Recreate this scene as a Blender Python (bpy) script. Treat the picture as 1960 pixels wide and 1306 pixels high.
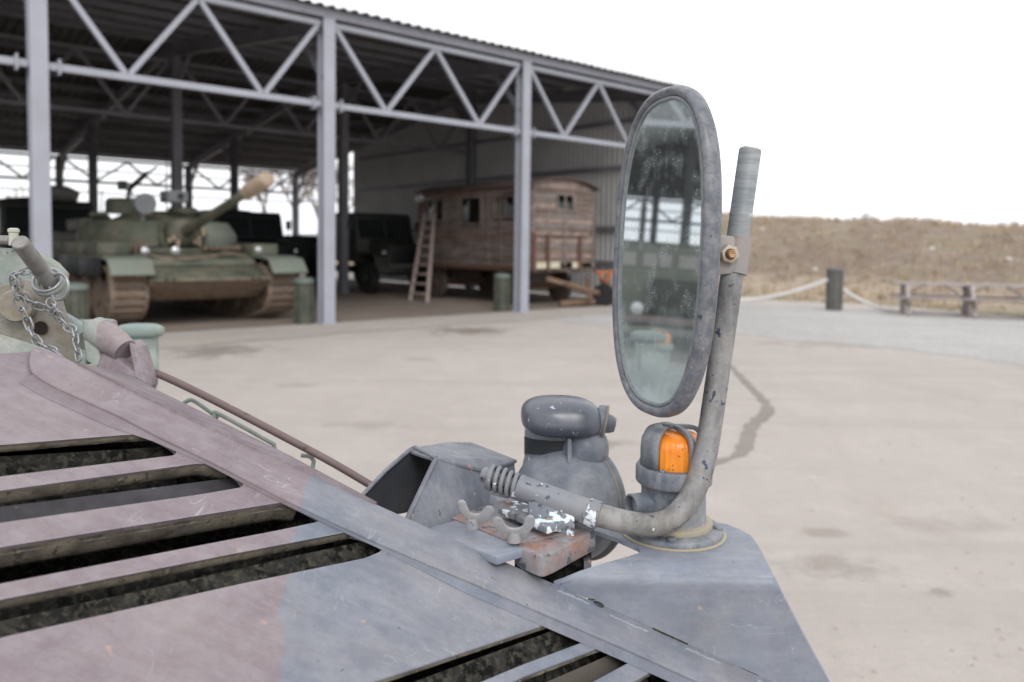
import bpy, bmesh, math, random
import numpy as np
from mathutils import Vector, Matrix, noise as mnoise
from mathutils.geometry import delaunay_2d_cdt

random.seed(7)
for o in list(bpy.data.objects):
    bpy.data.objects.remove(o)
scene = bpy.context.scene
COL = scene.collection

# ------------------------------------------------------------------ camera
F, PX, PY, H = 1524.0, 980.0, 550.0, 1.6
pitch, roll = math.atan(80 / F), math.radians(.67)
FW = Vector((0, math.cos(pitch), -math.sin(pitch)))
_r, _u = Vector((1, 0, 0)), Vector((0, math.sin(pitch), math.cos(pitch)))
RT = math.cos(roll) * _r + math.sin(roll) * _u
UP = math.cos(roll) * _u - math.sin(roll) * _r
EYE = Vector((0, 0, H))
camd = bpy.data.cameras.new('camera')
cam = bpy.data.objects.new('camera', camd)
COL.objects.link(cam)
scene.camera = cam
cam.matrix_world = Matrix.Translation(EYE) @ Matrix((RT, UP, -FW)).transposed().to_4x4()
camd.sensor_width = 36
camd.lens = F / 1960 * 36
camd.shift_y = -(653 - PY) / 1960
camd.clip_start = .02
camd.clip_end = 2000
camd.dof.use_dof = True
camd.dof.focus_distance = .86
camd.dof.aperture_fstop = 4.9
camd.dof.aperture_blades = 9

# ------------------------------------------------------------------ sky and sun (overcast)
SUN_EL, SUN_AZ = math.radians(40), math.radians(165)
world = bpy.data.worlds.new('World')
scene.world = world
world.use_nodes = True
wn, wl = world.node_tree.nodes, world.node_tree.links
wn.clear()
wo = wn.new('ShaderNodeOutputWorld')
sky = wn.new('ShaderNodeTexSky')
sky.sky_type = 'NISHITA'
sky.sun_disc = False
sky.sun_elevation = SUN_EL
sky.sun_rotation = SUN_AZ
sky.air_density = 1.0
sky.dust_density = 3.0
bg1 = wn.new('ShaderNodeBackground')
bg1.inputs[1].default_value = .1
wl.new(sky.outputs[0], bg1.inputs[0])
tc = wn.new('ShaderNodeTexCoord')
nz = wn.new('ShaderNodeTexNoise')
nz.inputs['Scale'].default_value = 2.2
nz.inputs['Detail'].default_value = 5
mp = wn.new('ShaderNodeMapping')
mp.inputs['Scale'].default_value = (1, 1, 3)
wl.new(tc.outputs['Generated'], mp.inputs[0])
wl.new(mp.outputs[0], nz.inputs['Vector'])
rp = wn.new('ShaderNodeValToRGB')
rp.color_ramp.elements[0].position = .3
rp.color_ramp.elements[0].color = (.90, .93, 1.0, 1)
rp.color_ramp.elements[1].position = .7
rp.color_ramp.elements[1].color = (1.0, .995, .985, 1)
wl.new(nz.outputs[0], rp.inputs[0])
bg2 = wn.new('ShaderNodeBackground')
bg2.inputs[1].default_value = 1.46
wl.new(rp.outputs[0], bg2.inputs[0])
mx = wn.new('ShaderNodeMixShader')
mx.inputs[0].default_value = .9
wl.new(bg1.outputs[0], mx.inputs[1])
wl.new(bg2.outputs[0], mx.inputs[2])
wl.new(mx.outputs[0], wo.inputs[0])
sund = bpy.data.lights.new('sun', 'SUN')
sund.energy = 1.3
sund.angle = math.radians(25)
sund.color = (1, .97, .93)
sun = bpy.data.objects.new('sun', sund)
COL.objects.link(sun)
_sd = Vector((math.sin(SUN_AZ) * math.cos(SUN_EL), math.cos(SUN_AZ) * math.cos(SUN_EL), math.sin(SUN_EL)))
sun.rotation_euler = _sd.to_track_quat('Z', 'Y').to_euler()
scene.view_settings.view_transform = 'Standard'
scene.view_settings.look = 'None'
scene.view_settings.exposure = 0
scene.view_settings.gamma = 1
scene.view_settings.use_curve_mapping = False
scene.render.engine = 'CYCLES'
scene.cycles.max_bounces = 8
scene.cycles.use_denoising = True

# ------------------------------------------------------------------ measuring helpers
def C(px, py, z):
    """point seen at (px, py) at z metres in front of the lens"""
    px, py, z = float(px), float(py), float(z)
    return EYE + z * ((px - PX) / F * RT + (PY - py) / F * UP + FW)
def CV(x, y, z):
    return RT * x + UP * y + FW * z
def ray(px, py):
    px, py = float(px), float(py)
    return (px - PX) / F * RT + (PY - py) / F * UP + FW
def G(px, py, z=0.0):
    r = ray(px, py)
    return EYE + r * ((z - H) / r.z)
def zdepth(px, py, p0, n):
    """depth at which the ray meets the plane (p0, n)"""
    r = ray(px, py)
    return (p0 - EYE).dot(n) / r.dot(n)
DN = CV(.456, 1, -.348).normalized()            # normal of the sloping deck
DE1 = CV(1, -.456, 0).normalized()              # along the ridge strip
DE2 = DN.cross(DE1).normalized()
DO = C(600, 985, .776)
def D(px, py, h=0.0):
    r = ray(px, py)
    p0 = DO + DN * h
    return EYE + r * ((p0 - EYE).dot(DN) / r.dot(DN))
def D2(px, py, h=0.0):
    v = D(px, py, h) - DO
    return (v.dot(DE1), v.dot(DE2))
# shed frame
B2 = G(625, 620)
_b3 = G(997, 597)
SU = (_b3 - B2).normalized()
SV = Vector((-SU.y, SU.x, 0))
BAY = (_b3 - B2).length
ZZ = Vector((0, 0, 1))
def S(u, v, z=0.0):
    return B2 + SU * u + SV * v + ZZ * z

# ------------------------------------------------------------------ mesh helpers
class MB:
    def __init__(s):
        s.v, s.f = [], []
    def add(s, verts, faces):
        k = len(s.v)
        s.v += [Vector(p) for p in verts]
        s.f += [tuple(i + k for i in f) for f in faces]
        return s
    def box(s, c, size, ax=(Vector((1, 0, 0)), Vector((0, 1, 0)), Vector((0, 0, 1)))):
        c = Vector(c)
        a, b, d = [ax[i] * size[i] / 2 for i in range(3)]
        vs = [c + a * i + b * j + d * k for k in (-1, 1) for j in (-1, 1) for i in (-1, 1)]
        return s.add(vs, [(0, 2, 3, 1), (4, 5, 7, 6), (0, 1, 5, 4), (2, 6, 7, 3), (0, 4, 6, 2), (1, 3, 7, 5)])
    def beam(s, p0, p1, w, h, up=None):
        p0, p1 = Vector(p0), Vector(p1)
        d = p1 - p0
        L = d.length
        d.normalize()
        up = up or (ZZ if abs(d.z) < .95 else SV)
        x = d.cross(up).normalized()
        y = x.cross(d).normalized()
        return s.box((p0 + p1) / 2, (w, L, h), (x, d, y))
    def prism(s, pts, off):
        """closed polygon pts swept by vector off"""
        pts = [Vector(p) for p in pts]
        n = len(pts)
        q = [p + off for p in pts]
        nrm = Vector((0, 0, 0))
        for i in range(n):
            nrm += (pts[i] - pts[0]).cross(pts[(i + 1) % n] - pts[0])
        if nrm.dot(off) > 0:
            base, top = tuple(range(n))[::-1], tuple(range(n, 2 * n))
            side = [(i, (i + 1) % n, (i + 1) % n + n, i + n) for i in range(n)]
        else:
            base, top = tuple(range(n)), tuple(range(n, 2 * n))[::-1]
            side = [(i, i + n, (i + 1) % n + n, (i + 1) % n) for i in range(n)]
        return s.add(pts + q, [base, top] + side)
    def loft(s, rings, cap=True, closed=True):
        n = len(rings[0])
        vs = [p for r in rings for p in r]
        fs = []
        for j in range(len(rings) - 1):
            for i in range(n if closed else n - 1):
                a, b = j * n + i, j * n + (i + 1) % n
                fs.append((a, b, b + n, a + n))
        if cap:
            fs.append(tuple(range(n))[::-1])
            fs.append(tuple((len(rings) - 1) * n + i for i in range(n)))
        return s.add(vs, fs)
    def tube(s, pts, r, n=12, closed=False, cap=True):
        pts = [Vector(p) for p in pts]
        m = len(pts)
        rs = r if isinstance(r, (list, tuple)) else [r] * m
        rings, ref = [], None
        for i, p in enumerate(pts):
            if closed:
                d = pts[(i + 1) % m] - pts[i - 1]
            else:
                d = pts[min(i + 1, m - 1)] - pts[max(i - 1, 0)]
            d.normalize()
            if ref is None:
                ref = d.orthogonal().normalized()
            x = (ref - d * ref.dot(d)).normalized()
            ref = x
            y = d.cross(x)
            rings.append([p + (x * math.cos(t) + y * math.sin(t)) * rs[i] for t in [2 * math.pi * k / n for k in range(n)]])
        if closed:
            # untwist the closing ring
            best = min(range(n), key=lambda k: (rings[0][0] - rings[-1][k]).length)
            vs = [q for rg in rings for q in rg]
            fs = []
            for j in range(m):
                for i in range(n):
                    a, b = j * n + i, j * n + (i + 1) % n
                    if j < m - 1:
                        fs.append((a, b, b + n, a + n))
                    else:
                        fs.append((a, b, (i + 1 - best) % n, (i - best) % n))
            return s.add(vs, fs)
        return s.loft(rings, cap)
    def cyl(s, p0, p1, r0, r1=None, n=20):
        return s.tube([p0, p1], [r0, r0 if r1 is None else r1], n)
    def lathe(s, o, axis, prof, n=32, cap=True):
        """prof = [(r, h)] going round axis from o"""
        axis = Vector(axis).normalized()
        x = axis.orthogonal().normalized()
        y = axis.cross(x)
        rings = [[Vector(o) + axis * h + (x * math.cos(t) + y * math.sin(t)) * max(r, 1e-5)
                  for t in [2 * math.pi * k / n for k in range(n)]] for r, h in prof]
        return s.loft(rings, cap)
    def ball(s, o, ax, e=1.0, n=24, m=14, lo=-1, hi=1):
        """superellipsoid with half axes ax = 3 vectors, exponent e (1 = ellipsoid, less = boxier)"""
        pw = lambda t: math.copysign(abs(t) ** e, t)
        rings = []
        for j in range(m + 1):
            ph = (lo + (hi - lo) * j / m) * math.pi / 2
            rings.append([Vector(o) + ax[0] * pw(math.cos(ph)) * pw(math.cos(t)) + ax[1] * pw(math.cos(ph)) * pw(math.sin(t)) + ax[2] * pw(math.sin(ph))
                          for t in [2 * math.pi * k / n for k in range(n)]])
        return s.loft(rings, True)

def smoothpath(pts, k=8):
    pts = [Vector(p) for p in pts]
    P = [2 * pts[0] - pts[1]] + pts + [2 * pts[-1] - pts[-2]]
    out = []
    for i in range(1, len(P) - 2):
        for j in range(k):
            t = j / k
            a, b, c, d = P[i - 1:i + 3]
            out.append(.5 * ((2 * b) + (c - a) * t + (2 * a - 5 * b + 4 * c - d) * t * t + (3 * b - a - 3 * c + d) * t ** 3))
    out.append(pts[-1])
    return out

def root_of(o):
    while o.parent:
        o = o.parent
    return o
def tag(o, label=None, cat=None, group=None, kind=None):
    for k, v in (('label', label), ('category', cat), ('group', group), ('kind', kind)):
        if v:
            o[k] = v
    return o
def thing(name, loc, label, cat, group=None):
    o = bpy.data.objects.new(name, None)
    COL.objects.link(o)
    o.location = loc
    o.empty_display_size = .1
    o['origin'] = tuple(loc)
    return tag(o, label, cat, group)
def obj(name, mb, mat, parent=None, bevel=0, seg=2, smooth=35, sub=0, wob=0, kind=None, label=None):
    me = bpy.data.meshes.new(name)
    bm = bmesh.new()
    base = Vector(root_of(parent)['origin']) if parent else Vector((0, 0, 0))
    if isinstance(mb, MB):
        vs = [bm.verts.new(p) for p in mb.v]
        for f in mb.f:
            try:
                bm.faces.new([vs[i] for i in f])
            except ValueError:
                pass
    else:
        bm.from_mesh(mb)
    if bevel:
        bmesh.ops.remove_doubles(bm, verts=bm.verts, dist=1e-6)
        ed = [e for e in bm.edges if len(e.link_faces) == 2 and e.calc_face_angle(0) > .5]
        bmesh.ops.bevel(bm, geom=ed, offset=bevel, segments=seg, affect='EDGES', profile=.5, clamp_overlap=True)
    if sub:
        bmesh.ops.subdivide_edges(bm, edges=bm.edges, cuts=sub, use_grid_fill=True)
    if wob:
        amp, sc = wob
        for v in bm.verts:
            v.co += Vector(mnoise.noise_vector(v.co * sc)) * amp
    bmesh.ops.recalc_face_normals(bm, faces=bm.faces)
    bmesh.ops.translate(bm, verts=bm.verts, vec=-base)
    bm.to_mesh(me)
    bm.free()
    if smooth:
        me.shade_smooth()
        me.set_sharp_from_angle(angle=math.radians(smooth))
    me.materials.append(mat)
    o = bpy.data.objects.new(name, me)
    COL.objects.link(o)
    if parent:
        o.parent = parent
    else:
        o['origin'] = (0.0, 0.0, 0.0)
    return tag(o, label, None, None, kind)
def dup(o, parent=None, M=None):
    """a copy of an object and all that hangs from it"""
    c = o.copy()
    COL.objects.link(c)
    if parent:
        c.parent = parent
    for ch in o.children:
        dup(ch, c)
    return c
def inst(name, me_from, parent, M):
    c = me_from.copy()
    c.name = name
    COL.objects.link(c)
    c.parent = parent
    c.matrix_local = M
    return c

def fillet(poly, r, k=5):
    """round the corners of a 2-D polygon; each point (x, y[, r])"""
    out, n = [], len(poly)
    for i in range(n):
        p = Vector(poly[i][:2])
        rr = poly[i][2] if len(poly[i]) > 2 else r
        a, b = Vector(poly[i - 1][:2]) - p, Vector(poly[(i + 1) % n][:2]) - p
        la, lb = a.length, b.length
        if rr <= 0 or la < 1e-9 or lb < 1e-9:
            out.append(tuple(p)); continue
        d = min(rr, la * .45, lb * .45)
        s0, s1 = p + a / la * d, p + b / lb * d
        for j in range(k + 1):
            t = j / k
            q = s0 * (1 - t) ** 2 + p * 2 * t * (1 - t) + s1 * t * t
            out.append(tuple(q))
    return out
def filled(polys, o, e1, e2, e3, h0, h1, bevel=0.001):
    """flat plate with holes in the plane (o, e1, e2), from height h0 to h1 along e3"""
    cu = bpy.data.curves.new('tmp', 'CURVE')
    cu.dimensions = '2D'
    cu.fill_mode = 'BOTH'
    cu.extrude = max((h1 - h0) / 2 - bevel, 1e-5)
    cu.bevel_depth = bevel
    cu.bevel_resolution = 2
    cu.offset = -bevel
    for poly in polys:
        sp = cu.splines.new('POLY')
        sp.points.add(len(poly) - 1)
        for i, p in enumerate(poly):
            sp.points[i].co = (p[0], p[1], 0, 1)
        sp.use_cyclic_u = True
    ob = bpy.data.objects.new('tmp', cu)
    COL.objects.link(ob)
    dg = bpy.context.evaluated_depsgraph_get()
    me = bpy.data.meshes.new_from_object(ob.evaluated_get(dg))
    bpy.data.objects.remove(ob)
    hm = (h0 + h1) / 2
    M = Matrix((e1, e2, e3)).transposed().to_4x4()
    me.transform(Matrix.Translation(Vector(o) + e3 * hm) @ M)
    bm = bmesh.new()
    bm.from_mesh(me)
    bmesh.ops.remove_doubles(bm, verts=bm.verts, dist=1e-6)
    bm.to_mesh(me)
    bm.free()
    return me
def sheet(poly, fn, thick, step, nrm):
    """curved sheet: 2-D outline poly, surface point fn(x, y), thickened along nrm"""
    pts = [Vector(p) for p in poly]
    n = len(pts)
    dense = []
    for i in range(n):
        a, b = pts[i], pts[(i + 1) % n]
        m = max(1, int((b - a).length / step))
        dense += [a.lerp(b, j / m) for j in range(m)]
    nb = len(dense)
    def inside(x, y):
        c = False
        for i in range(n):
            a, b = pts[i], pts[i - 1]
            if (a.y > y) != (b.y > y) and x < (b.x - a.x) * (y - a.y) / (b.y - a.y) + a.x:
                c = not c
        return c
    xs = [p.x for p in pts]; ys = [p.y for p in pts]
    inner = []
    x = min(xs) + step / 2
    while x < max(xs):
        y = min(ys) + step / 2
        while y < max(ys):
            if inside(x, y) and min((Vector((x, y)) - q).length for q in dense) > step * .45:
                inner.append(Vector((x, y)))
            y += step
        x += step
    vs, es, fs, *_ = delaunay_2d_cdt(dense + inner, [(i, (i + 1) % nb) for i in range(nb)], [], 1, 1e-6)
    mb = MB()
    top = [fn(v.x, v.y) for v in vs]
    bot = [p - nrm * thick for p in top]
    k = len(top)
    faces = [tuple(f) for f in fs] + [tuple(i + k for i in reversed(f)) for f in fs]
    cnt = {}
    for f in fs:
        for i in range(len(f)):
            e = (f[i], f[(i + 1) % len(f)])
            cnt[e] = 1
    for (a, b) in cnt:
        if (b, a) not in cnt:
            faces.append((b, a, a + k, b + k))
    return mb.add(top + bot, faces)

# ------------------------------------------------------------------ materials
def mat_base(name):
    m = bpy.data.materials.new(name)
    m.use_nodes = True
    nt = m.node_tree
    nt.nodes.clear()
    out = nt.nodes.new('ShaderNodeOutputMaterial')
    b = nt.nodes.new('ShaderNodeBsdfPrincipled')
    nt.links.new(b.outputs[0], out.inputs[0])
    return m, nt, b
class NT:
    def __init__(s, nt):
        s.nt = nt
        s.tc = nt.nodes.new('ShaderNodeTexCoord')
        s.obj = s.tc.outputs['Object']
    def mapping(s, scale=(1, 1, 1), rot=(0, 0, 0), loc=(0, 0, 0), vec=None):
        n = s.nt.nodes.new('ShaderNodeMapping')
        s.nt.links.new(vec or s.obj, n.inputs[0])
        n.inputs['Scale'].default_value = scale
        n.inputs['Rotation'].default_value = rot
        n.inputs['Location'].default_value = loc
        return n.outputs[0]
    def noise(s, scale, detail=4, rough=.55, vec=None, dist=0):
        n = s.nt.nodes.new('ShaderNodeTexNoise')
        s.nt.links.new(vec or s.obj, n.inputs['Vector'])
        n.inputs['Scale'].default_value = scale
        n.inputs['Detail'].default_value = detail
        n.inputs['Roughness'].default_value = rough
        n.inputs['Distortion'].default_value = dist
        return n.outputs[0]
    def ramp(s, f, stops):
        n = s.nt.nodes.new('ShaderNodeValToRGB')
        s.nt.links.new(f, n.inputs[0])
        cr = n.color_ramp
        while len(cr.elements) < len(stops):
            cr.elements.new(.5)
        for e, (p, c) in zip(cr.elements, stops):
            e.position = p
            e.color = (c, c, c, 1) if isinstance(c, (int, float)) else (*c, 1)
        return n.outputs[0]
    def mix(s, f, a, b, mode='MIX'):
        n = s.nt.nodes.new('ShaderNodeMix')
        n.data_type = 'RGBA'
        n.blend_type = mode
        for sock, v in ((n.inputs[0], f), (n.inputs[6], a), (n.inputs[7], b)):
            if hasattr(v, 'is_linked'):
                s.nt.links.new(v, sock)
            elif isinstance(v, (int, float)):
                sock.default_value = v if sock == n.inputs[0] else (v, v, v, 1)
            else:
                sock.default_value = (*v, 1)
        return n.outputs[2]
    def math(s, op, a, b=0.0, clamp=False):
        n = s.nt.nodes.new('ShaderNodeMath')
        n.operation = op
        n.use_clamp = clamp
        for i, v in enumerate((a, b)):
            if hasattr(v, 'is_linked'):
                s.nt.links.new(v, n.inputs[i])
            else:
                n.inputs[i].default_value = v
        return n.outputs[0]
    def dot(s, v, vec=None):
        n = s.nt.nodes.new('ShaderNodeVectorMath')
        n.operation = 'DOT_PRODUCT'
        s.nt.links.new(vec or s.obj, n.inputs[0])
        n.inputs[1].default_value = v
        return n.outputs['Value']
    def bump(s, h, strength, dist, b):
        n = s.nt.nodes.new('ShaderNodeBump')
        n.inputs['Strength'].default_value = strength
        n.inputs['Distance'].default_value = dist
        s.nt.links.new(h, n.inputs['Height'])
        s.nt.links.new(n.outputs[0], b.inputs['Normal'])
    def edge(s, r=.002):
        """1 near sharp edges"""
        n = s.nt.nodes.new('ShaderNodeBevel')
        n.samples = 4
        n.inputs['Radius'].default_value = r
        g = s.nt.nodes.new('ShaderNodeNewGeometry')
        d = s.nt.nodes.new('ShaderNodeVectorMath')
        d.operation = 'DOT_PRODUCT'
        s.nt.links.new(n.outputs[0], d.inputs[0])
        s.nt.links.new(g.outputs['Normal'], d.inputs[1])
        return s.ramp(d.outputs['Value'], [(.75, 1.0), (.97, 0.0)])
def sc(c, k):
    return tuple(min(1, x * k) for x in c)
def paint(name, col, rough=.6, var=.12, scale=4, dirt=None, dirt_amt=.5, dirt_scale=6, chips=None, chip_pos=.7, chip_scale=30,
          bump=.15, bscale=60, streak=None, camo=None, edge=None, metal=0, bd=.001, spec=.4, scratch=None, mottle=None):
    """weathered coat of paint: tone variation, dirt, chips, worn edges"""
    m, nt, b = mat_base(name)
    N = NT(nt)
    c = N.mix(N.ramp(N.noise(scale, 6, .6), [(.3, 0.0), (.7, 1.0)]), sc(col, 1 - var), sc(col, 1 + var))
    if camo:
        col2, nvec, off, amp, nsc = camo[:5]
        c2 = N.mix(N.ramp(N.noise(scale * 1.3, 6, .6), [(.3, 0.0), (.7, 1.0)]), sc(col2, 1 - var), sc(col2, 1 + var))
        f = N.math('ADD', N.dot(nvec), N.math('MULTIPLY', N.math('SUBTRACT', N.noise(nsc, 3), .5), amp))
        if len(camo) > 6:
            tq = N.math('SUBTRACT', N.dot(camo[6][0]), camo[6][1])
            f = N.math('SUBTRACT', f, N.math('MULTIPLY', N.math('MULTIPLY', tq, tq), camo[6][2]))
        f = N.math('MULTIPLY', N.math('SUBTRACT', f, off), camo[5] if len(camo) > 5 else 700, True)
        c = N.mix(f, c, c2)
    if streak:
        amt, ssc, rot = streak
        st = N.noise(1, 5, .65, N.mapping(ssc, rot))
        c = N.mix(N.math('MULTIPLY', N.ramp(st, [(.42, 0.0), (.62, 1.0)]), amt), c, N.mix(.5, c, (1, 1, 1)), 'MIX')
        st2 = N.noise(1.7, 5, .65, N.mapping(ssc, rot, (3, 1, 2)))
        c = N.mix(N.math('MULTIPLY', N.ramp(st2, [(.55, 0.0), (.75, 1.0)]), amt * .8), c, N.mix(.35, c, (0, 0, 0)), 'MIX')
    if dirt:
        df = N.math('MULTIPLY', N.ramp(N.noise(dirt_scale, 8, .65), [(.42, 0.0), (.68, 1.0)]), dirt_amt)
        c = N.mix(df, c, dirt)
    if edge:
        ecol, er, ea = edge
        ef = N.math('MULTIPLY', N.edge(er), N.math('MULTIPLY', N.ramp(N.noise(90, 4), [(.4, 0.0), (.6, 1.0)]), ea))
        c = N.mix(ef, c, ecol)
    if mottle:
        ma, ms = mottle
        c = N.mix(N.math('MULTIPLY', N.ramp(N.noise(ms, 9, .78), [(.44, 0.0), (.62, 1.0)]), ma), c, N.mix(.42, c, (.62, .62, .65)))
        c = N.mix(N.math('MULTIPLY', N.ramp(N.noise(ms * 2.3, 9, .8, N.mapping(loc=(4, 8, 1))), [(.52, 0.0), (.66, 1.0)]), ma), c, N.mix(.38, c, (.02, .02, .02)))
    if scratch:
        for k_, (sc_, rt_) in enumerate(scratch):
            sn = N.noise(1, 2, .5, N.mapping(sc_, rt_, (k_ * 3.3, k_, 2)), .6)
            band = N.ramp(N.math('ABSOLUTE', N.math('SUBTRACT', sn, .5)), [(.0, 1.0), (.006, 0.0)])
            gate = N.ramp(N.noise(16 + 7 * k_, 3, .5, N.mapping(loc=(k_ * 9, 0, 0))), [(.56, 0.0), (.64, 1.0)])
            c = N.mix(N.math('MULTIPLY', N.math('MULTIPLY', band, gate), .4), c, N.mix(.4, c, (1, 1, 1)))
    if chips:
        lst = chips if isinstance(chips, list) else [(chips, chip_pos, chip_scale)]
        for ccol, cp, cs, *sf in lst:
            cf = N.ramp(N.noise(cs, 5, .6, N.mapping(loc=(cs, 1.7, 3))), [(cp, 0.0), (cp + (sf[0] if sf else .015), 1.0)])
            c = N.mix(cf, c, ccol)
    nt.links.new(c, b.inputs['Base Color'])
    rr = N.ramp(N.noise(scale * 3, 4), [(.3, max(.05, rough - .1)), (.7, min(1, rough + .12))])
    nt.links.new(rr, b.inputs['Roughness'])
    b.inputs['Metallic'].default_value = metal
    b.inputs['Specular IOR Level'].default_value = spec
    if bump:
        N.bump(N.noise(bscale, 6, .6), bump, bd, b)
    return m
def plain(name, col, rough=.6, metal=0, var=.15, scale=8, bump=0, bscale=40, bd=.002):
    return paint(name, col, rough, var, scale, bump=bump, bscale=bscale, metal=metal, bd=bd)

# ================================================================== THE GROUND
def ground_material(name, col, stains=(), var=.1, gravel=0):
    m, nt, b = mat_base(name)
    N = NT(nt)
    big = N.ramp(N.noise(.16, 6, .6), [(.35, 0.0), (.65, 1.0)])
    c = N.mix(big, sc(col, 1 - var), sc(col, 1 + var * .7))
    mid = N.ramp(N.noise(.9, 7, .7, N.mapping((1, .45, 1), (0, 0, .7))), [(.38, 0.0), (.66, 1.0)])
    c = N.mix(N.math('MULTIPLY', mid, .5), c, (col[0] * .78, col[1] * .75, col[2] * .72))
    pale = N.ramp(N.noise(2.6, 8, .7), [(.5, 0.0), (.72, 1.0)])
    c = N.mix(N.math('MULTIPLY', pale, .5), c, sc(col, 1.16))
    sp = N.ramp(N.noise(9, 8, .8), [(.52, 0.0), (.66, 1.0)])
    c = N.mix(N.math('MULTIPLY', sp, .4), c, sc(col, .70))
    fine = N.ramp(N.noise(38, 5, .7), [(.3, 0.0), (.7, 1.0)])
    c = N.mix(N.math('MULTIPLY', fine, .45), c, sc(col, .74))
    trk = N.ramp(N.noise(1, 5, .6, N.mapping((.12, 1.6, 1), (0, 0, -.55))), [(.52, 0.0), (.62, 1.0)])
    c = N.mix(N.math('MULTIPLY', trk, .32), c, sc(col, .74))
    warp = N.noise(2.6, 7, .75)
    for (x, y, rx, ry, a, k) in stains:
        v = N.mapping((1 / rx, 1 / ry, 0), (0, 0, 0), (0, 0, 0), N.mapping((1, 1, 0), (0, 0, -a), (0, 0, 0), N.mapping((1, 1, 0), (0, 0, 0), (-x, -y, 0))))
        ln = nt.nodes.new('ShaderNodeVectorMath')
        ln.operation = 'LENGTH'
        nt.links.new(v, ln.inputs[0])
        d = N.math('ADD', ln.outputs['Value'], N.math('MULTIPLY', N.math('SUBTRACT', warp, .5), 3.2))
        f = N.math('MULTIPLY', N.ramp(d, [(.35, 1.0), (1.05, 0.0)]), k)
        c = N.mix(f, c, (.15, .125, .10))
    if gravel:
        vo = nt.nodes.new('ShaderNodeTexVoronoi')
        vo.inputs['Scale'].default_value = 26
        nt.links.new(N.obj, vo.inputs['Vector'])
        c = N.mix(N.math('MULTIPLY', N.ramp(vo.outputs['Color'], [(.2, 0.0), (.9, 1.0)]), .5), c, sc(col, .45))
        N.bump(vo.outputs['Distance'], .8, .02, b)
    else:
        h = N.math('ADD', N.noise(3, 8, .7), N.math('MULTIPLY', N.noise(60, 4, .7), .25))
        N.bump(h, .7, .03, b)
    nt.links.new(c, b.inputs['Base Color'])
    b.inputs['Roughness'].default_value = .9
    b.inputs['Specular IOR Level'].default_value = .25
    return m
stains = []
for (px, py, w, hgt, k) in [(420, 672, 205, 34, .62), (900, 634, 190, 20, .75), (570, 738, 100, 14, .35), (800, 688, 90, 10, .3), (1155, 850, 110, 26, .55),
                            (1590, 1082, 230, 60, .45), (1795, 1132, 70, 22, .5), (1580, 1020, 90, 20, .4), (480, 608, 420, 22, .45), (1640, 660, 500, 16, .25),
                            (1800, 1000, 260, 40, .2), (700, 815, 200, 20, .22)]:
    p = G(px, py)
    a, b_ = G(px - w / 2, py), G(px, py + hgt / 2)
    stains.append((p.x, p.y, max(.08, (p - a).length), max(.06, (p - b_).length), 0, k * (1.0 if py < 680 else .85)))
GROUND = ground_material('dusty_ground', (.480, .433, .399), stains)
mb = MB()
mb.add([(-500, -400, 0), (500, -400, 0), (500, 700, 0), (-500, 700, 0)], [(0, 1, 2, 3)])
obj('ground', mb, GROUND, kind='structure', smooth=0)

A_, B_ = G(1400, 589), G(1960, 619)
_fd = (B_ - A_).normalized()
_fn = Vector((-_fd.y, _fd.x, 0))
if _fn.y < 0:
    _fn = -_fn
def hill_q(x, y):
    q1 = (Vector((x, y, 0)) - A_).dot(_fn)
    d = Vector((x, y, 0)) - B2
    u, v = d.dot(SU), d.dot(SV)
    return min(q1, max(u - BAY * 2 - 3.5, v - 30)), (v - 30 > u - BAY * 2 - 3.5)
def hill_z(x, y):
    q, rear = hill_q(x, y)
    q += 1.2 * mnoise.noise(Vector((x * .35, y * .35, 2)))
    t1 = min(max(q / 7, 0), 1)
    t2 = min(max((q - 5) / 15, 0), 1)
    rid = 3.62 - .072 * max(0, x - 8) if not rear else 1.9
    z = -.06 + .3 * t1 + rid * (t2 * t2 * (3 - 2 * t2)) 
    z += (.10 * t1 + .20 * t2) * mnoise.noise(Vector((x * .3, y * .3, 0))) + .07 * t1 * mnoise.noise(Vector((x * 1.3, y * 1.3, 5)))
    return z
xs = np.concatenate([np.arange(-90, -30, 3), np.arange(-30, 50, .6), np.arange(50, 160, 4)])
ys = np.concatenate([np.arange(4, 62, .6), np.arange(62, 200, 5)])
vs = [(x, y, hill_z(x, y)) for y in ys for x in xs]
nx = len(xs)
fs = [(j * nx + i, j * nx + i + 1, (j + 1) * nx + i + 1, (j + 1) * nx + i) for j in range(len(ys) - 1) for i in range(nx - 1)]
fs = [f for f in fs if max(vs[i][2] for i in f) > -.05]
mbh = MB()
mbh.v = [Vector(v) for v in vs]
mbh.f = fs
m, nt, b = mat_base('dry_grass_bank')
N = NT(nt)
c = N.mix(N.ramp(N.noise(.35, 6, .65), [(.35, 0.0), (.65, 1.0)]), (.30, .238, .19), (.40, .33, .27))
c = N.mix(N.math('MULTIPLY', N.ramp(N.noise(2.2, 7, .7), [(.4, 0.0), (.7, 1.0)]), .7), c, (.215, .165, .13))
c = N.mix(N.math('MULTIPLY', N.ramp(N.noise(.5, 5, .6, N.mapping(loc=(9, 4, 0))), [(.52, 0.0), (.68, 1.0)]), .5), c, (.30, .28, .16))
sep = nt.nodes.new('ShaderNodeSeparateXYZ')
nt.links.new(N.obj, sep.inputs[0])
low = N.ramp(N.math('ADD', sep.outputs['Z'], N.math('MULTIPLY', N.noise(.8, 5), .8)), [(.6, 1.0), (1.1, 0.0)])
c = N.mix(N.math('MULTIPLY', low, .8), c, (.56, .46, .36))
green = N.ramp(N.math('ADD', sep.outputs['Z'], N.math('MULTIPLY', N.noise(1.5, 5), .25)), [(.12, 1.0), (.19, 0.0)])
c = N.mix(N.math('MULTIPLY', green, .6), c, (.19, .22, .08))
nt.links.new(c, b.inputs['Base Color'])
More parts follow.
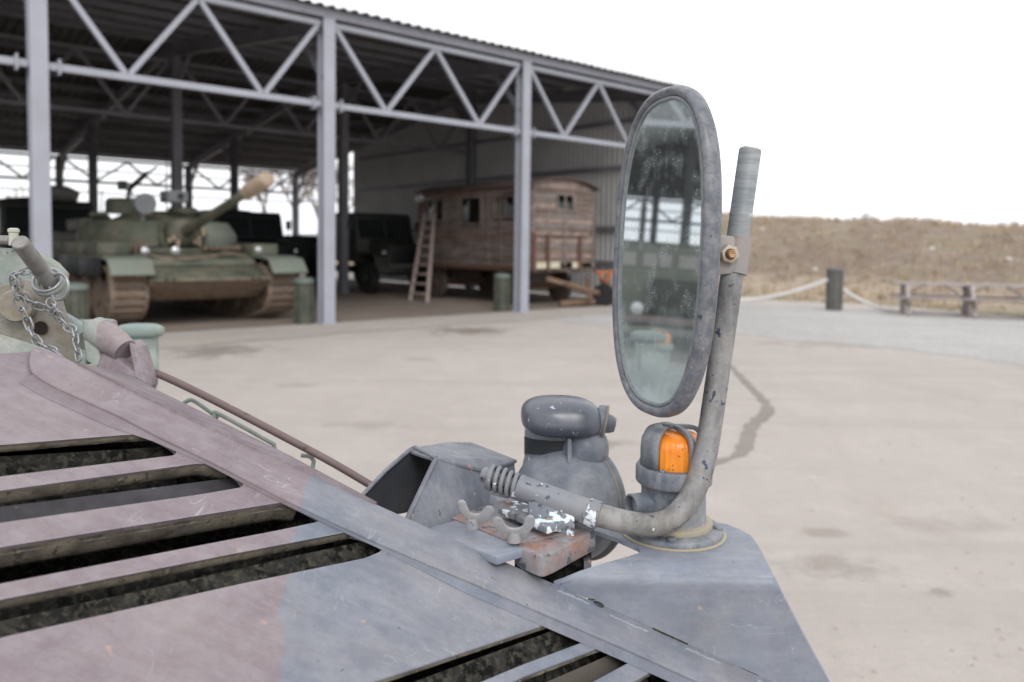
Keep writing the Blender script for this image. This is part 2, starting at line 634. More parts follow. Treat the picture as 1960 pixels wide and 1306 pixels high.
b.inputs['Roughness'].default_value = .95
b.inputs['Specular IOR Level'].default_value = .1
N.bump(N.noise(5, 8, .75), 1, .15, b)
BANK = m
obj('hill', mbh, BANK, kind='structure', smooth=80)
# dry tufts on the bank
rng = np.random.default_rng(3)
gv, gf = [], []
def tuft(x, y, z, s, n):
    for _ in range(n):
        a = rng.uniform(0, 6.28)
        dx, dy = math.cos(a), math.sin(a)
        w, hh = s * .09, s * rng.uniform(.5, 1.1)
        lean = rng.uniform(.1, .7) * s
        k = len(gv)
        ox, oy = rng.normal(0, s * .3, 2)
        gv.extend([(x + ox - dy * w, y + oy + dx * w, z - .03), (x + ox + dy * w, y + oy - dx * w, z - .03), (x + ox + dx * lean, y + oy + dy * lean, z + hh)])
        gf.append((k, k + 1, k + 2))
cnt = 0
while cnt < 9000:
    x, y = rng.uniform(-14, 46), rng.uniform(16, 58)
    q, rear = hill_q(x, y)
    if q < .3 or (rear and rng.random() < .6):
        continue
    tuft(x, y, hill_z(x, y), rng.uniform(.12, .34) * (1 if q > 1.5 else .6), 7)
    cnt += 1
me = bpy.data.meshes.new('dry_grass')
me.from_pydata(gv, [], gf)
me.materials.append(paint('straw', (.50, .40, .29), .9, .4, 1.2, bump=0, dirt=(.28, .21, .14), dirt_amt=.8, dirt_scale=.6))
o = bpy.data.objects.new('dry_grass', me)
COL.objects.link(o)
tag(o, 'dry straw coloured grass covering the bank', 'grass', kind='stuff')

# gravel strip along the foot of the bank
def flat_sheet(name, pxs, z, mat, jit=0, kind='structure'):
    pts = [G(*p) for p in pxs]
    out = []
    for i in range(len(pts)):
        a, b2_ = pts[i], pts[(i + 1) % len(pts)]
        m_ = max(1, int((b2_ - a).length / .25)) if jit else 1
        for j in range(m_):
            p = a.lerp(b2_, j / m_)
            if jit:
                p = p + Vector((mnoise.noise(p * 1.3), mnoise.noise(p * 1.3 + Vector((5, 5, 5))), 0)) * jit
            out.append((p.x, p.y, z))
    mb = MB()
    mb.add(out, [tuple(range(len(out)))])
    o = obj(name, mb, mat, smooth=0)
    o['kind'] = kind
    return o
GRAVEL = ground_material('grey_gravel', (.53, .515, .495), (), .16, 1)
flat_sheet('gravel', [(1015, 606), (1180, 594), (1420, 582), (1960, 612), (2400, 640), (2500, 800), (1960, 700), (1700, 668), (1400, 640), (1150, 626)], .004, GRAVEL, .5)
flat_sheet('concrete_threshold', [(280, 646), (650, 622), (1010, 601), (1262, 584), (1262, 592), (1010, 614), (640, 640), (300, 668)], .008,
           ground_material('worn_concrete', (.45, .41, .37), (), .12), .25)
TAR = ground_material('damp_crack', (.30, .265, .24))
pth = smoothpath([G(*p) for p in [(1398, 700), (1425, 730), (1462, 768), (1468, 790), (1440, 815), (1428, 850), (1415, 870), (1380, 882), (1330, 890)]], 8)
mb = MB()
L_, R_ = [], []
for i, p in enumerate(pth):
    d = (pth[min(i + 1, len(pth) - 1)] - pth[max(i - 1, 0)]).normalized()
    nn = Vector((-d.y, d.x, 0))
    w = .035 + .045 * mnoise.noise(p * 5) + .006 * mnoise.noise(p * 17) + .025 * math.sin(i / len(pth) * 3.1)
    L_.append(p + nn * w + ZZ * .005); R_.append(p - nn * w + ZZ * .005)
mb.add(L_ + R_, [(i, i + 1, i + 1 + len(L_), i + len(L_)) for i in range(len(L_) - 1)])
obj('ground_crack', mb, TAR, smooth=0, kind='structure')
# small loose stones on the yard
mb = MB()
for _ in range(320):
    if _ < 200:
        p = G(rng.uniform(1000, 2100), rng.uniform(640, 1300))
    else:
        p = G(rng.uniform(300, 1960), rng.uniform(600, 760))
    r = rng.uniform(.004, .016)
    e = [(Vector(rng.normal(0, 1, 3))).normalized() * r * rng.uniform(.7, 1.2) for _k in range(2)]
    mb.add([p + Vector((r, 0, 0)), p + Vector((0, r, 0)), p + Vector((-r, 0, 0)), p + Vector((0, -r, 0)), p + Vector((r * .1, 0, r * .9)), p - ZZ * r * .2],
           [(0, 1, 4), (1, 2, 4), (2, 3, 4), (3, 0, 4), (1, 0, 5), (2, 1, 5), (3, 2, 5), (0, 3, 5)])
o = obj('loose_stones', mb, plain('pebble', (.36, .32, .29), .9), smooth=0, kind='stuff')

# ================================================================== BARE TREES
BARK = plain('bark', (.24, .21, .19), .9, var=.3)
def bare_tree(loc, h, seed, label):
    rnd = random.Random(seed)
    t = thing('bare_tree', loc, label, 'tree', 'bare trees beyond the yard')
    trunk, crown = MB(), MB()
    top = Vector(loc) + Vector((rnd.uniform(-.2, .2), rnd.uniform(-.2, .2), h * .35))
    trunk.tube([loc, Vector(loc).lerp(top, .5) + Vector((.08, 0, 0)), top], [h * .03, h * .024, h * .018], 6)
    def grow(p, d, L, r, k):
        q = p + d * L
        crown.tube([p, p.lerp(q, .5) + Vector((rnd.uniform(-1, 1), rnd.uniform(-1, 1), rnd.uniform(-.5, .5))) * L * .07, q], [r, r * .8, r * .55], 3, cap=False)
        if k == 0:
            return
        for _ in range(3 if k > 1 else 4):
            nd = (d + Vector((rnd.uniform(-1, 1), rnd.uniform(-1, 1), rnd.uniform(-.35, .8))) * .75).normalized()
            grow(p.lerp(q, rnd.uniform(.55, 1)), nd, L * rnd.uniform(.6, .85), r * .6, k - 1)
    for _ in range(5):
        a = rnd.uniform(0, 6.28)
        grow(top - ZZ * h * rnd.uniform(0, .15), Vector((math.cos(a) * .6, math.sin(a) * .6, 1)).normalized(), h * .24, h * .013, 4)
    obj('trunk', trunk, BARK, t)
    obj('crown', crown, BARK, t, smooth=0)
for (px, dist, h, seed, lab) in [(1650, 75, 3.6, 1, 'wispy bare tree showing above the brown bank to the right'), (1690, 84, 3.0, 2, 'faint low bare tree just right of the wispy one above the bank'),
                                 (612, 66, 9.0, 3, 'bare tree seen through the open back corner of the shed'), (565, 74, 8.5, 4, 'bare tree behind the shed, left of its rear corner post'),
                                 (505, 70, 7.5, 5, 'bare bushy tree behind the shed under the raised gun muzzle'), (655, 80, 9, 6, 'bare tree hidden partly by the second shed column'),
                                 (60, 60, 6, 8, 'low bare tree seen through the back of the shed at far left')]:
    g = ray(px, 460)
    p = Vector((g.x, g.y, 0)) / g.y * dist
    p.z = hill_z(p.x, p.y) - .1
    bare_tree(p, h, seed, lab)

# ================================================================== THE SHED
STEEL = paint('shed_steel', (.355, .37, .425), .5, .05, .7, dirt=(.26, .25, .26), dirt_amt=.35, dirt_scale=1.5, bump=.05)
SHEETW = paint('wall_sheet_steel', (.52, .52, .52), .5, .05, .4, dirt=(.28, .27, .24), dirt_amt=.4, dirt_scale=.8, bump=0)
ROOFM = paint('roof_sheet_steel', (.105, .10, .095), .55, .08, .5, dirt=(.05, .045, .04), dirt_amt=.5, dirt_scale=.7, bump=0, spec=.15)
SHADESTEEL = paint('shaded_inner_steel', (.21, .21, .235), .55, .08, .7, dirt=(.12, .11, .11), dirt_amt=.5, dirt_scale=1.5, bump=0)  # darker copy of the shed steel, indoor shade put into its colour
shed = thing('vehicle_shed', S(-5, 8, 0), 'long open fronted grey steel shed with lattice beams sheltering old military vehicles', 'shed')
UL, UR = -4.95 - 3 * 5.15, 2 * BAY
RU = [-4.95 - 5.15 * 3, -4.95 - 5.15 * 2, -4.95 - 5.15, -4.95, 0, BAY, 2 * BAY]
VM, VR2, VB, VRIDGE = 8.6, 17.4, 22.6, 9.6
ZE, ZR, ZB = 6.12, 7.25, 5.25
def roofz(v):
    return ZE + (ZR - ZE) * v / VRIDGE if v < VRIDGE else ZR + (ZB - ZR) * (v - VRIDGE) / (VB - VRIDGE)
def hcol(u, v, z0, z1, w=.25, d=.26, t=.018):
    mb = MB()
    ax = (SU, SV, ZZ)
    h = z1 - z0
    zc = (z0 + z1) / 2
    mb.box(S(u, v - d / 2 + t / 2, zc), (w, t, h), ax)
    mb.box(S(u, v + d / 2 - t / 2, zc), (w, t, h), ax)
    mb.box(S(u, v, zc), (t, d - 2 * t, h), ax)
    mb.box(S(u, v, z0 + .012), (w + .12, d + .12, .022), ax)
    return mb
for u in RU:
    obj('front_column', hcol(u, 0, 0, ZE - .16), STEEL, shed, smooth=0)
    obj('middle_column', hcol(u, VM, 0, roofz(VM) - .3), SHADESTEEL, shed, smooth=0)
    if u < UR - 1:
        obj('inner_column', hcol(u, VR2, 0, roofz(VR2) - .3), SHADESTEEL, shed, smooth=0)
    obj('rear_column', hcol(u, VB, 0, ZB - .2), SHADESTEEL, shed, smooth=0)
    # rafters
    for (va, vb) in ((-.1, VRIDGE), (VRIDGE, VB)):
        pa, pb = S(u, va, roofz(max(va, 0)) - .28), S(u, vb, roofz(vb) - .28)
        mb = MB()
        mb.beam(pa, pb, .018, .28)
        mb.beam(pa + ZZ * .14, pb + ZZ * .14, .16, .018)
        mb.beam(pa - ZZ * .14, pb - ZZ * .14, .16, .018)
        obj('rafter', mb, SHADESTEEL, shed, smooth=0)
    for (v, sgn) in ((VM, -1), (VM, 1), (0, 1), (VB, -1), (VR2, -1), (VR2, 1)):
        if v == VR2 and u > UR - 1:
            continue
        mb = MB()
        mb.beam(S(u, v + sgn * .1, roofz(v) - 1.3), S(u, v + sgn * 1.1, roofz(v + sgn * 1.1) - .42), .1, .1)
        obj('knee_brace', mb, SHADESTEEL, shed, smooth=0)
def truss(ua, ub, v, zt, zb, r=.055, mat=STEEL, gap=.13, flange=True):
    a, b = ua + gap, ub - gap
    mb = MB()
    ax = (SU, SV, ZZ)
    mb.box(S((a + b) / 2, v, zt), (b - a, .1, .1), ax)
    tr = obj('upper_chord', mb, mat, shed, smooth=0)
    mb = MB()
    mb.box(S((a + b) / 2, v, zb), (b - a, .11, .11), ax)
    if flange:
        for e in (a + .16, b - .16):
            mb.box(S(e, v, zb), (.03, .2, .24), ax)
    lc = obj('lower_chord', mb, mat, shed, smooth=0)
    L = b - a
    pts = [(a + .04, zt), (a + L * .25, zb), (a + L * .5, zt), (a + L * .75, zb), (b - .04, zt)]
    for (u0, z0), (u1, z1) in zip(pts[:-1], pts[1:]):
        dz = -.06 if z0 > z1 else .06
        du = .035
        mb = MB()
        mb.beam(S(u0 + du, v, z0 + dz), S(u1 - du, v, z1 - dz), .085, .085, SV)
        obj('diagonal', mb, mat, shed, smooth=0)
for ua, ub in zip(RU[:-1], RU[1:]):
    truss(ua, ub, 0, 5.86, 4.31)
    truss(ua, ub, VM, roofz(VM) - .6, 4.95, flange=False, mat=SHADESTEEL)
    truss(ua, ub, VB, ZB - .25, 4.05, flange=False, mat=SHADESTEEL)
    for z in (4.55, 3.62):
        mb = MB()
        mb.box(S((ua + ub) / 2, VB + .16, z), (ub - ua - .01, .05, .05), (SU, SV, ZZ))
        obj('rear_rail', mb, SHADESTEEL, shed, smooth=0)
    # diagonal bracing in the rear bays
mb = MB()
mb.beam(S(RU[3], VB, 3.9), S(RU[4], VB, 1.2), .07, .07, SV)
obj('wind_brace', mb, STEEL, shed, smooth=0)
mb = MB()
mb.box(S((UL + UR) / 2, -.06, ZE - .065), (UR - UL + .5, .14, .17), (SU, SV, ZZ))
obj('eave_beam', mb, STEEL, shed, smooth=0)
mb = MB()
mb.box(S((UL + UR) / 2, VB + .05, ZB - .06), (UR - UL + .5, .12, .16), (SU, SV, ZZ))
obj('rear_gutter', mb, paint('pale_gutter', (.6, .6, .68), .4, bump=0), shed, smooth=0)
for v in np.arange(1.2, VB - .5, 1.45):
    if abs(v - VRIDGE) < .3:
        continue
    mb = MB()
    mb.box(S((UL + UR) / 2, v, roofz(v) - .06), (UR - UL + .3, .06, .14), (SU, SV, ZZ))
    obj('purlin', mb, SHADESTEEL, shed, smooth=0)
# corrugated sheets (trapezoid ribs), 1 m cover each
def rib_profile(L, pitch, depth):
    out, x = [(0.0, 0.0)], 0.0
    while x < L - 1e-6:
        for f, hgt in ((.25, 0), (.35, depth), (.65, depth), (.75, 0), (1, 0)):
            xx = x + pitch * f
            if xx <= L + 1e-6:
                out.append((xx, hgt))
        x += pitch
    return out
u = UL - .25
k = 0
while u < UR + .2:
    w = 1.0
    prof = rib_profile(w + .07, .25, .045)
    for (va, vb) in ((-.32, VRIDGE), (VRIDGE, VB + .3)):
        mb = MB()
        za, zb = (ZE + (ZR - ZE) * va / VRIDGE) if va < 0 else roofz(va), roofz(min(vb, VB)) - (.04 if vb > VB else 0)
        lift = .008 * (k % 2)
        top = [S(u + x, va, za + h + lift + .03) for x, h in prof] + [S(u + x, vb, zb + h + lift + .03) for x, h in prof]
        n = len(prof)
        bot = [p - ZZ * .004 for p in top]
        fs = [(i, i + 1, i + 1 + n, i + n) for i in range(n - 1)] + [(i + 2 * n, i + 3 * n, i + 1 + 3 * n, i + 1 + 2 * n) for i in range(n - 1)]
        fs += [(i, i + 2 * n, i + 1 + 2 * n, i + 1) for i in range(n - 1)]
        mb.add(top + bot, fs)
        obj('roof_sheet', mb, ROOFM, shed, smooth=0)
    u += w
    k += 1
# end walls: the right one in view, the left one unseen, added to lessen the light inside
v, UW = -.1, UR + .16
while UW > UR or v < 22.5:
    if UW > UR and v > 16.6:
        v, UW = -.1, UL - .16
    w = 1.02
    prof = rib_profile(w, .204, .055)
    mb = MB()
    n = len(prof)
    zt = lambda vv: roofz(min(max(vv, 0), VB)) - .02
    pts = [S(UW - h, v + x, .065) for x, h in prof] + [S(UW - h, v + x, zt(v + x)) for x, h in prof]
    mb.add(pts + [p + SU * .004 for p in pts], [(i, i + 1, i + 1 + n, i + n) for i in range(n - 1)] + [(i + 2 * n, i + 3 * n, i + 1 + 3 * n, i + 1 + 2 * n) for i in range(n - 1)])
    obj('wall_sheet', mb, SHEETW, shed, smooth=0)
    v += w
for z in (1.1, 2.15, 3.95, 5.3):
    mb = MB()
    mb.box(S(UR + .06, 8.3, z), (.07, 16.4, .13), (SU, SV, ZZ))
    obj('wall_rail', mb, SHADESTEEL, shed, smooth=0)
# open gable corner: lattice of rails
for z in (ZB - .35, 4.4, 3.6, 2.0):
    mb = MB()
    mb.box(S(UR + .06, 19.7, z), (.06, 5.6, .06), (SU, SV, ZZ))
    obj('gable_rail', mb, STEEL, shed, smooth=0)
mb = MB()
mb.beam(S(UR, 17.2, 4.2), S(UR, 19.7, 5.3), .06, .06)
mb.beam(S(UR, 19.7, 5.3), S(UR, 22.3, 4.2), .06, .06)
obj('gable_brace', mb, STEEL, shed, smooth=0)
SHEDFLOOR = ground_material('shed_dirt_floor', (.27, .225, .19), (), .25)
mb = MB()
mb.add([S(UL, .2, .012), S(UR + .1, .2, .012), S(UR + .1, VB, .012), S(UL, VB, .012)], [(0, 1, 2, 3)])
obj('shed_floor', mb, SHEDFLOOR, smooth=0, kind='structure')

# ================================================================== VEHICLES IN THE SHED
OLIVE = paint('olive_armour', (.088, .102, .074), .6, .2, 1.6, dirt=(.24, .20, .155), dirt_amt=.7, dirt_scale=2.2, bump=.2, bscale=12, bd=.01)
PALEGREEN = paint('faded_green_fender', (.175, .205, .17), .55, .12, 2, dirt=(.25, .22, .18), dirt_amt=.4, dirt_scale=3, bump=.1)
MUD = paint('muddy_steel', (.27, .205, .155), .85, .25, 5, dirt=(.13, .10, .08), dirt_amt=.7, dirt_scale=9, bump=.6, bscale=25, bd=.01)
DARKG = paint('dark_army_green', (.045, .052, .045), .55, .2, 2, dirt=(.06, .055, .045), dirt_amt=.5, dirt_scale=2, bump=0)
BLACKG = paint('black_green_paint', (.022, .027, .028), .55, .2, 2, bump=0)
RUBBER = plain('rubber', (.025, .025, .025), .8)
GLASSD = paint('dark_window_glass', (.02, .024, .026), .08, .05, 2, bump=0, spec=.6)
LAMPG = paint('headlamp_glass', (.62, .64, .66), .2, .25, 14, bump=0, metal=.5)
CLOTH = paint('tan_canvas_cover', (.42, .33, .25), .85, .12, 4, dirt=(.3, .22, .15), dirt_amt=.4, bump=.4, bscale=20, bd=.01)
CANVAS = paint('dark_canvas', (.055, .055, .045), .85, .2, 2, bump=.3, bscale=8, bd=.03)
GREYM = paint('grey_disc_paint', (.20, .21, .22), .5, .1, 3, bump=0)

class Fr:
    """local frame of a parked vehicle: a across, b towards the rear, z up"""
    def __init__(s, u, v, k=1.0, U=SU, V=SV):
        s.u, s.v, s.k, s.U, s.V = u, v, k, U, V
        s.o = S(u, v, 0)
    def __call__(s, a, b, z):
        return s.o + (s.U * a + s.V * b + ZZ * z) * s.k
    def ax(s):
        return (s.U, s.V, ZZ)
    def box(s, mb, a0, a1, b0, b1, z0, z1):
        return mb.box(s((a0 + a1) / 2, (b0 + b1) / 2, (z0 + z1) / 2), ((a1 - a0) * s.k, (b1 - b0) * s.k, (z1 - z0) * s.k), s.ax())
    def side(s, mb, prof, a0, a1):
        """profile [(b, z)] extruded across from a0 to a1"""
        return mb.prism([s(a0, b, z) for b, z in prof], s.U * (a1 - a0) * s.k)

def wheel(T, parent, a, b, z, r, w, tyre_mat=RUBBER, rim_mat=DARKG, rr=.55):
    mb = MB()
    o, ax = T(a, b, z), T.U
    rk, wk = r * T.k, w * T.k
    mb.lathe(o - ax * wk / 2, ax, [(rk * rr, 0), (rk * .9, 0), (rk, wk * .15), (rk, wk * .85), (rk * .9, wk), (rk * rr, wk)], 28, True)
    ty = obj('wheel', mb, tyre_mat, parent, smooth=40)
    mb = MB()
    mb.lathe(o - ax * (wk / 2 + .012), ax, [(rk * rr * .98, 0), (rk * rr * .8, wk * .12), (rk * .25, wk * .12), (rk * .22, -.03), (rk * .1, -.04), (0.001, -.04)], 20, False)
    mb.lathe(o + ax * (wk / 2 + .012), ax, [(rk * rr * .98, 0), (rk * rr * .8, -wk * .12), (rk * .25, -wk * .12), (rk * .22, .03), (rk * .1, .04), (0.001, .04)], 20, False)
    obj('rim', mb, rim_mat, ty, smooth=40)
    return ty

# ---- battle tank
T = Fr(-1.93, .75, 1.09)
tank = thing('battle_tank', T(0, 3, 0), 'muddy olive green battle tank with raised gun and cloth wrapped muzzle under the shed front', 'tank')
mb = MB()
mb.prism([T(-1.03, b, z) for b, z in [(.0, .80), (1.12, 1.26), (6.2, 1.30), (6.35, .9), (5.6, .45), (.75, .42)]], SU * 2.06 * T.k)
obj('hull', mb, OLIVE, tank, bevel=.012, smooth=30)
mb = MB()
T.side(mb, [(.02, .79), (.70, .44), (.74, .46), (.03, .83)], -1.06, 1.06)
obj('lower_nose_plate', mb, MUD, tank, smooth=0)
for a in np.linspace(-.85, .85, 9):      # streaks of dried mud as thick ribs hanging from the nose edge
    pass
for a in (-.75, .75):
    mb = MB()
    mb.tube([T(a - .07, .10, .80), T(a - .07, -.06, .86), T(a + .07, -.06, .86), T(a + .07, .10, .80)], .022, 6)
    obj('tow_hook', mb, OLIVE, tank)
mb = MB()
mb.prism([T(-1.0, .55, 1.05), T(1.0, .55, 1.05), T(.95, .62, 1.16), T(-.95, .62, 1.16)], SV * .025)
obj('splash_board', mb, OLIVE, tank, smooth=0)
mb = MB()
T.box(mb, -.75, .75, 1.25, 2.1, 1.27, 1.34)
obj('hull_roof_plate', mb, OLIVE, tank, bevel=.01)
for s in (-1, 1):
    a0, a1 = (s * 1.02, s * 1.70) if s > 0 else (-1.70, -1.02)
    mb = MB()
    T.side(mb, [(-.12, .92), (.10, 1.17), (.42, 1.22), (.46, 1.185), (.12, 1.13), (-.09, .90)], a0, a1)
    obj('front_mudguard', mb, PALEGREEN, tank, bevel=.006, smooth=50)
    mb = MB()
    T.side(mb, [(.43, 1.22), (6.3, 1.22), (6.3, 1.18), (.43, 1.18)], a0, a1)
    obj('fender', mb, PALEGREEN if s > 0 else OLIVE, tank, bevel=.004)
    x = s * 1.70
    mb = MB()
    for k_ in range(4):
        T.box(mb, x - .012, x + .012, .5 + k_ * 1.45, 1.9 + k_ * 1.45, .86 if s < 0 else .98, 1.19)
    obj('side_skirt', mb, BLACKG if s < 0 else OLIVE, tank, bevel=.004)
    mb = MB()
    for b0, b1 in ((1.0, 2.1), (2.2, 3.4), (3.5, 5.2)):
        T.box(mb, s * 1.36 - .26, s * 1.36 + .26, b0, b1, 1.225, 1.44)
    obj('fender_bin', mb, OLIVE, tank, bevel=.02)
    # running gear
    tc_ = s * 1.34
    ws = [(.62, .60, .36), (5.95, .66, .33)] + [(1.35 + i * .98, .44, .40) for i in range(5)]
    for (b, z, r) in ws:
        mb = MB()
        o = T(tc_, b, z)
        rk = r * T.k
        for q in (-1, 1):
            c0 = o + SU * q * .12
            mb.lathe(c0 - SU * .075, SU, [(rk * .2, 0), (rk, 0), (rk, .15), (rk * .2, .15)], 24)
        mb.cyl(o - SU * .24, o + SU * .24, rk * .24, n=14)
        obj('road_wheel', mb, MUD, tank, smooth=40)
    # track path
    ra = []
    cf, cr = (.62, .60, .42), (5.95, .66, .39)
    for t in np.linspace(100, 248, 10):
        ra.append((cf[0] + cf[2] * math.cos(math.radians(t)), cf[1] + cf[2] * math.sin(math.radians(t))))
    ra += [(1.35 - .13, .035), (1.35 + 4 * .98, .035)]
    for t in np.linspace(-62, 90, 10):
        ra.append((cr[0] + cr[2] * math.cos(math.radians(t)), cr[1] + cr[2] * math.sin(math.radians(t))))
    ra += [(4.5, .93), (3, .90), (1.6, .94)]
    ra = [Vector(p) for p in ra]
    seg = [(ra[i], ra[(i + 1) % len(ra)]) for i in range(len(ra))]
    tot = sum((b - a).length for a, b in seg)
    nl = 90
    stp = tot / nl
    first = None
    si, pos = 0, 0.0
    for k_ in range(nl):
        d = k_ * stp
        acc = 0
        for a, b in seg:
            L = (b - a).length
            if acc + L >= d:
                t = (d - acc) / L
                p = a.lerp(b, t)
                tn = (b - a).normalized()
                break
            acc += L
        X, Y = SU, (SV * tn.x + ZZ * tn.y)
        Zo = X.cross(Y)
        if first is None:
            mb = MB()
            w = .58 * T.k
            mb.box((0, 0, 0), (w, stp * T.k * .86, .035))
            mb.box((0, 0, .03 ), (w * .98, .03, .034))
            for q in (-1, 1):
                mb.box((q * w * .28, .02, .03), (w * .3, .05, .026))
                mb.box((q * w * .46, 0, .008), (w * .1, stp * T.k * 1.02, .05))
            first = obj('track_link', mb, MUD, None, smooth=0)
            first.parent = tank
            lk = first
        else:
            lk = first.copy()
            COL.objects.link(lk)
        Zl = -Zo if Zo.dot(T(tc_, 3, .5) - T(tc_, p.x, p.y)) > 0 else Zo
        Xl = Y.cross(Zl)
        M_ = Matrix((Xl, Y, Zl)).transposed().to_4x4()
        jit = Vector((0, 0, 0))
        lk.matrix_local = Matrix.Translation(T(tc_, p.x, p.y) - Vector(tank['origin'])) @ M_
# turret
to = T(0, 2.95, 1.3)
mb = MB()
k_ = T.k
mb.lathe(to, ZZ, [(1.12 * k_, 0), (1.18 * k_, .12), (1.12 * k_, .35), (.95 * k_, .6), (.62 * k_, .78), (.3 * k_, .84), (.01, .85)], 40)
obj('turret', mb, OLIVE, tank, smooth=60)
for s in (-1, 1):
    mb = MB()
    rings = []
    angs = np.linspace(18, 78, 9) if s > 0 else np.linspace(18, 100, 11)
    for t in angs:
        t = math.radians(t)
        dr = SU * math.sin(t) * s - SV * math.cos(t)
        c0 = to + dr * 1.20 * k_
        rings.append([c0 + ZZ * .10, c0 + dr * .30 + ZZ * .07, c0 + dr * .30 + ZZ * .32, c0 + dr * .12 + ZZ * .60, c0 - dr * .1 + ZZ * .62])
    mb.loft(rings)
    obj('brow_armour', mb, PALEGREEN if s > 0 else OLIVE, tank, bevel=.01, smooth=25)
gd = (-SV * math.cos(math.radians(12.2)) + ZZ * math.sin(math.radians(12.2))).normalized()
g0 = T(.06, 1.80, 1.62)
mb = MB()
mb.ball(g0 + gd * -.05, (SU * .36, gd * .34, ZZ * .30), .7)
obj('mantlet', mb, OLIVE, tank, smooth=60)
mb = MB()
rn = random.Random(4)
for i in range(9):
    p = g0 + SU * (-.33 + i * .085) - SV * .22 + ZZ * rn.uniform(-.22, .1)
    mb.box(p, (.07, .06, rn.uniform(.10, .22)), (SU, SV, ZZ))
obj('mantlet_cover', mb, CLOTH, tank, bevel=.015)
mz = 3.72
mb = MB()
mb.tube([g0, g0 + gd * .7, g0 + gd * 1.8, g0 + gd * mz], [.14, .11, .086, .075], 20)
gun = obj('gun_barrel', mb, OLIVE, tank, smooth=50)
mb = MB()
e = g0 + gd * (mz - .35)
mb.tube([e, e + gd * .03, e + gd * .25, e + gd * .52, e + gd * .56, e + gd * .60, e + gd * .62, e + gd * .86, e + gd * .90], [.09, .132, .138, .132, .112, .112, .140, .132, .095], 20)
obj('muzzle_cover', mb, CLOTH, gun, smooth=50, wob=(.012, 9))
mb = MB()
mb.box(T(-.02, 2.0, 2.32), (.42, .5, .24), (SU, SV, ZZ))
lr = obj('rangefinder_box', mb, GREYM, tank, bevel=.02)
mb = MB()
mb.cyl(T(.02, 1.75, 2.33), T(.02, 1.73, 2.33), .06, n=16)
obj('rangefinder_eye', mb, BLACKG, lr)
mb = MB()
sl = T(-.62, 1.9, 2.16)
mb.cyl(sl, sl - SV * .22, .19, .21, 28)
mb.box(sl - ZZ * .22 + SV * .02, (.08, .1, .25), (SU, SV, ZZ))
obj('searchlight', mb, GREYM, tank, smooth=40)
mb = MB()
mb.lathe(T(-.62, 3.1, 2.0), ZZ, [(.36, 0), (.36, .26), (.30, .33), (.01, .34)], 28)
cup = obj('cupola', mb, OLIVE, tank, smooth=40)
mb = MB()
mb.beam(T(-.62, 2.8, 2.45), T(-.55, 1.9, 2.72), .06, .09)
mb.cyl(T(-.55, 1.9, 2.72), T(-.53, 1.35, 2.80), .022, n=8)
mb.beam(T(-.62, 2.85, 2.25), T(-.62, 2.6, 2.55), .06, .06)
mb.box(T(-.80, 2.5, 2.52), (.14, .22, .18), (SU, SV, ZZ))
obj('machine_gun', mb, BLACKG, cup)
mb = MB()
mb.lathe(T(.55, 3.2, 2.05), ZZ, [(.32, 0), (.32, .1), (.25, .14), (.01, .15)], 24)
obj('loader_hatch', mb, OLIVE, tank)
mb = MB()
for i in range(4):
    a = T(-1.05 - .02 * i, 2.4 + .2 * i, 1.85)
    mb.cyl(a, a + (-SU * .6 - SV * .6 + ZZ * .5).normalized() * .26, .05, n=10)
obj('smoke_launcher', mb, OLIVE, tank)
for (a, b, z, r) in ((-.92, .78, 1.30, .078), (-.42, .74, 1.31, .084), (1.05, .62, 1.33, .072)):
    mb = MB()
    p = T(a, b, z)
    dr = (-SV - SU * .15).normalized()
    mb.lathe(p - dr * .1, dr, [(.02, 0), (r * .7, .03), (r, .10), (r * 1.04, .12)], 20)
    hl = obj('headlight', mb, OLIVE, tank, smooth=50)
    mb = MB()
    mb.lathe(p + dr * .02, dr, [(r * .98, 0), (r * .7, .025), (.001, .035)], 20)
    obj('lamp_glass', mb, LAMPG, hl, smooth=60)
for i in range(7):
    mb = MB()
    mb.box(T(-1.3 + i * .085, 1.35, 1.34), (.03, .5, .16), (SU, SV, ZZ))
    obj('stowage_slat', mb, MUD, tank, bevel=.008)
    mb = MB()
    mb.box(T(.25 + i * .1, 1.2, 1.36), (.07, .3, .08), (SU, SV, ZZ))
    obj('spare_link', mb, MUD, tank, bevel=.008)

TARP = paint('rolled_tarpaulin', (.17, .165, .15), .85, .2, 5, bump=.5, bscale=12, bd=.02)
for a, b, z, L_r, r in ((-.9, 4.3, 1.75, .9, .17), (.75, 4.4, 1.75, .7, .16), (-1.2, 5.6, 1.45, 1.0, .2)):
    mb = MB(); mb.tube([T(a - L_r / 2, b, z), T(a - L_r / 6, b, z + .03), T(a + L_r / 6, b, z), T(a + L_r / 2, b, z + .02)], [r * .8, r, r * 1.03, r * .85], 14)
    obj('stowed_roll', mb, TARP, tank, wob=(.03, 4), smooth=60)
for a, b, z in ((-1.12, 3.6, 1.72), (1.1, 3.9, 1.7)):
    mb = MB(); T.box(mb, a - .16, a + .16, b - .35, b + .35, z - .18, z + .18)
    obj('turret_bin', mb, OLIVE, tank, bevel=.02)
for a, b, hh in ((.35, 3.6, 1.3), (-.25, 3.9, .5), (-1.0, 3.2, .45)):
    mb = MB(); mb.tube([T(a, b, 2.0), T(a + .02, b, 2.0 + hh)], .014, 5)
    obj('antenna', mb, BLACKG, tank)
cab_pts = [T(-.95, .9, 1.25), T(-.5, .6, 1.16), T(.1, .62, 1.19), T(.55, .85, 1.27), T(.85, .7, 1.2)]
mb = MB(); mb.tube(smoothpath(cab_pts, 6), .022, 6)
obj('tow_cable', mb, MUD, tank)

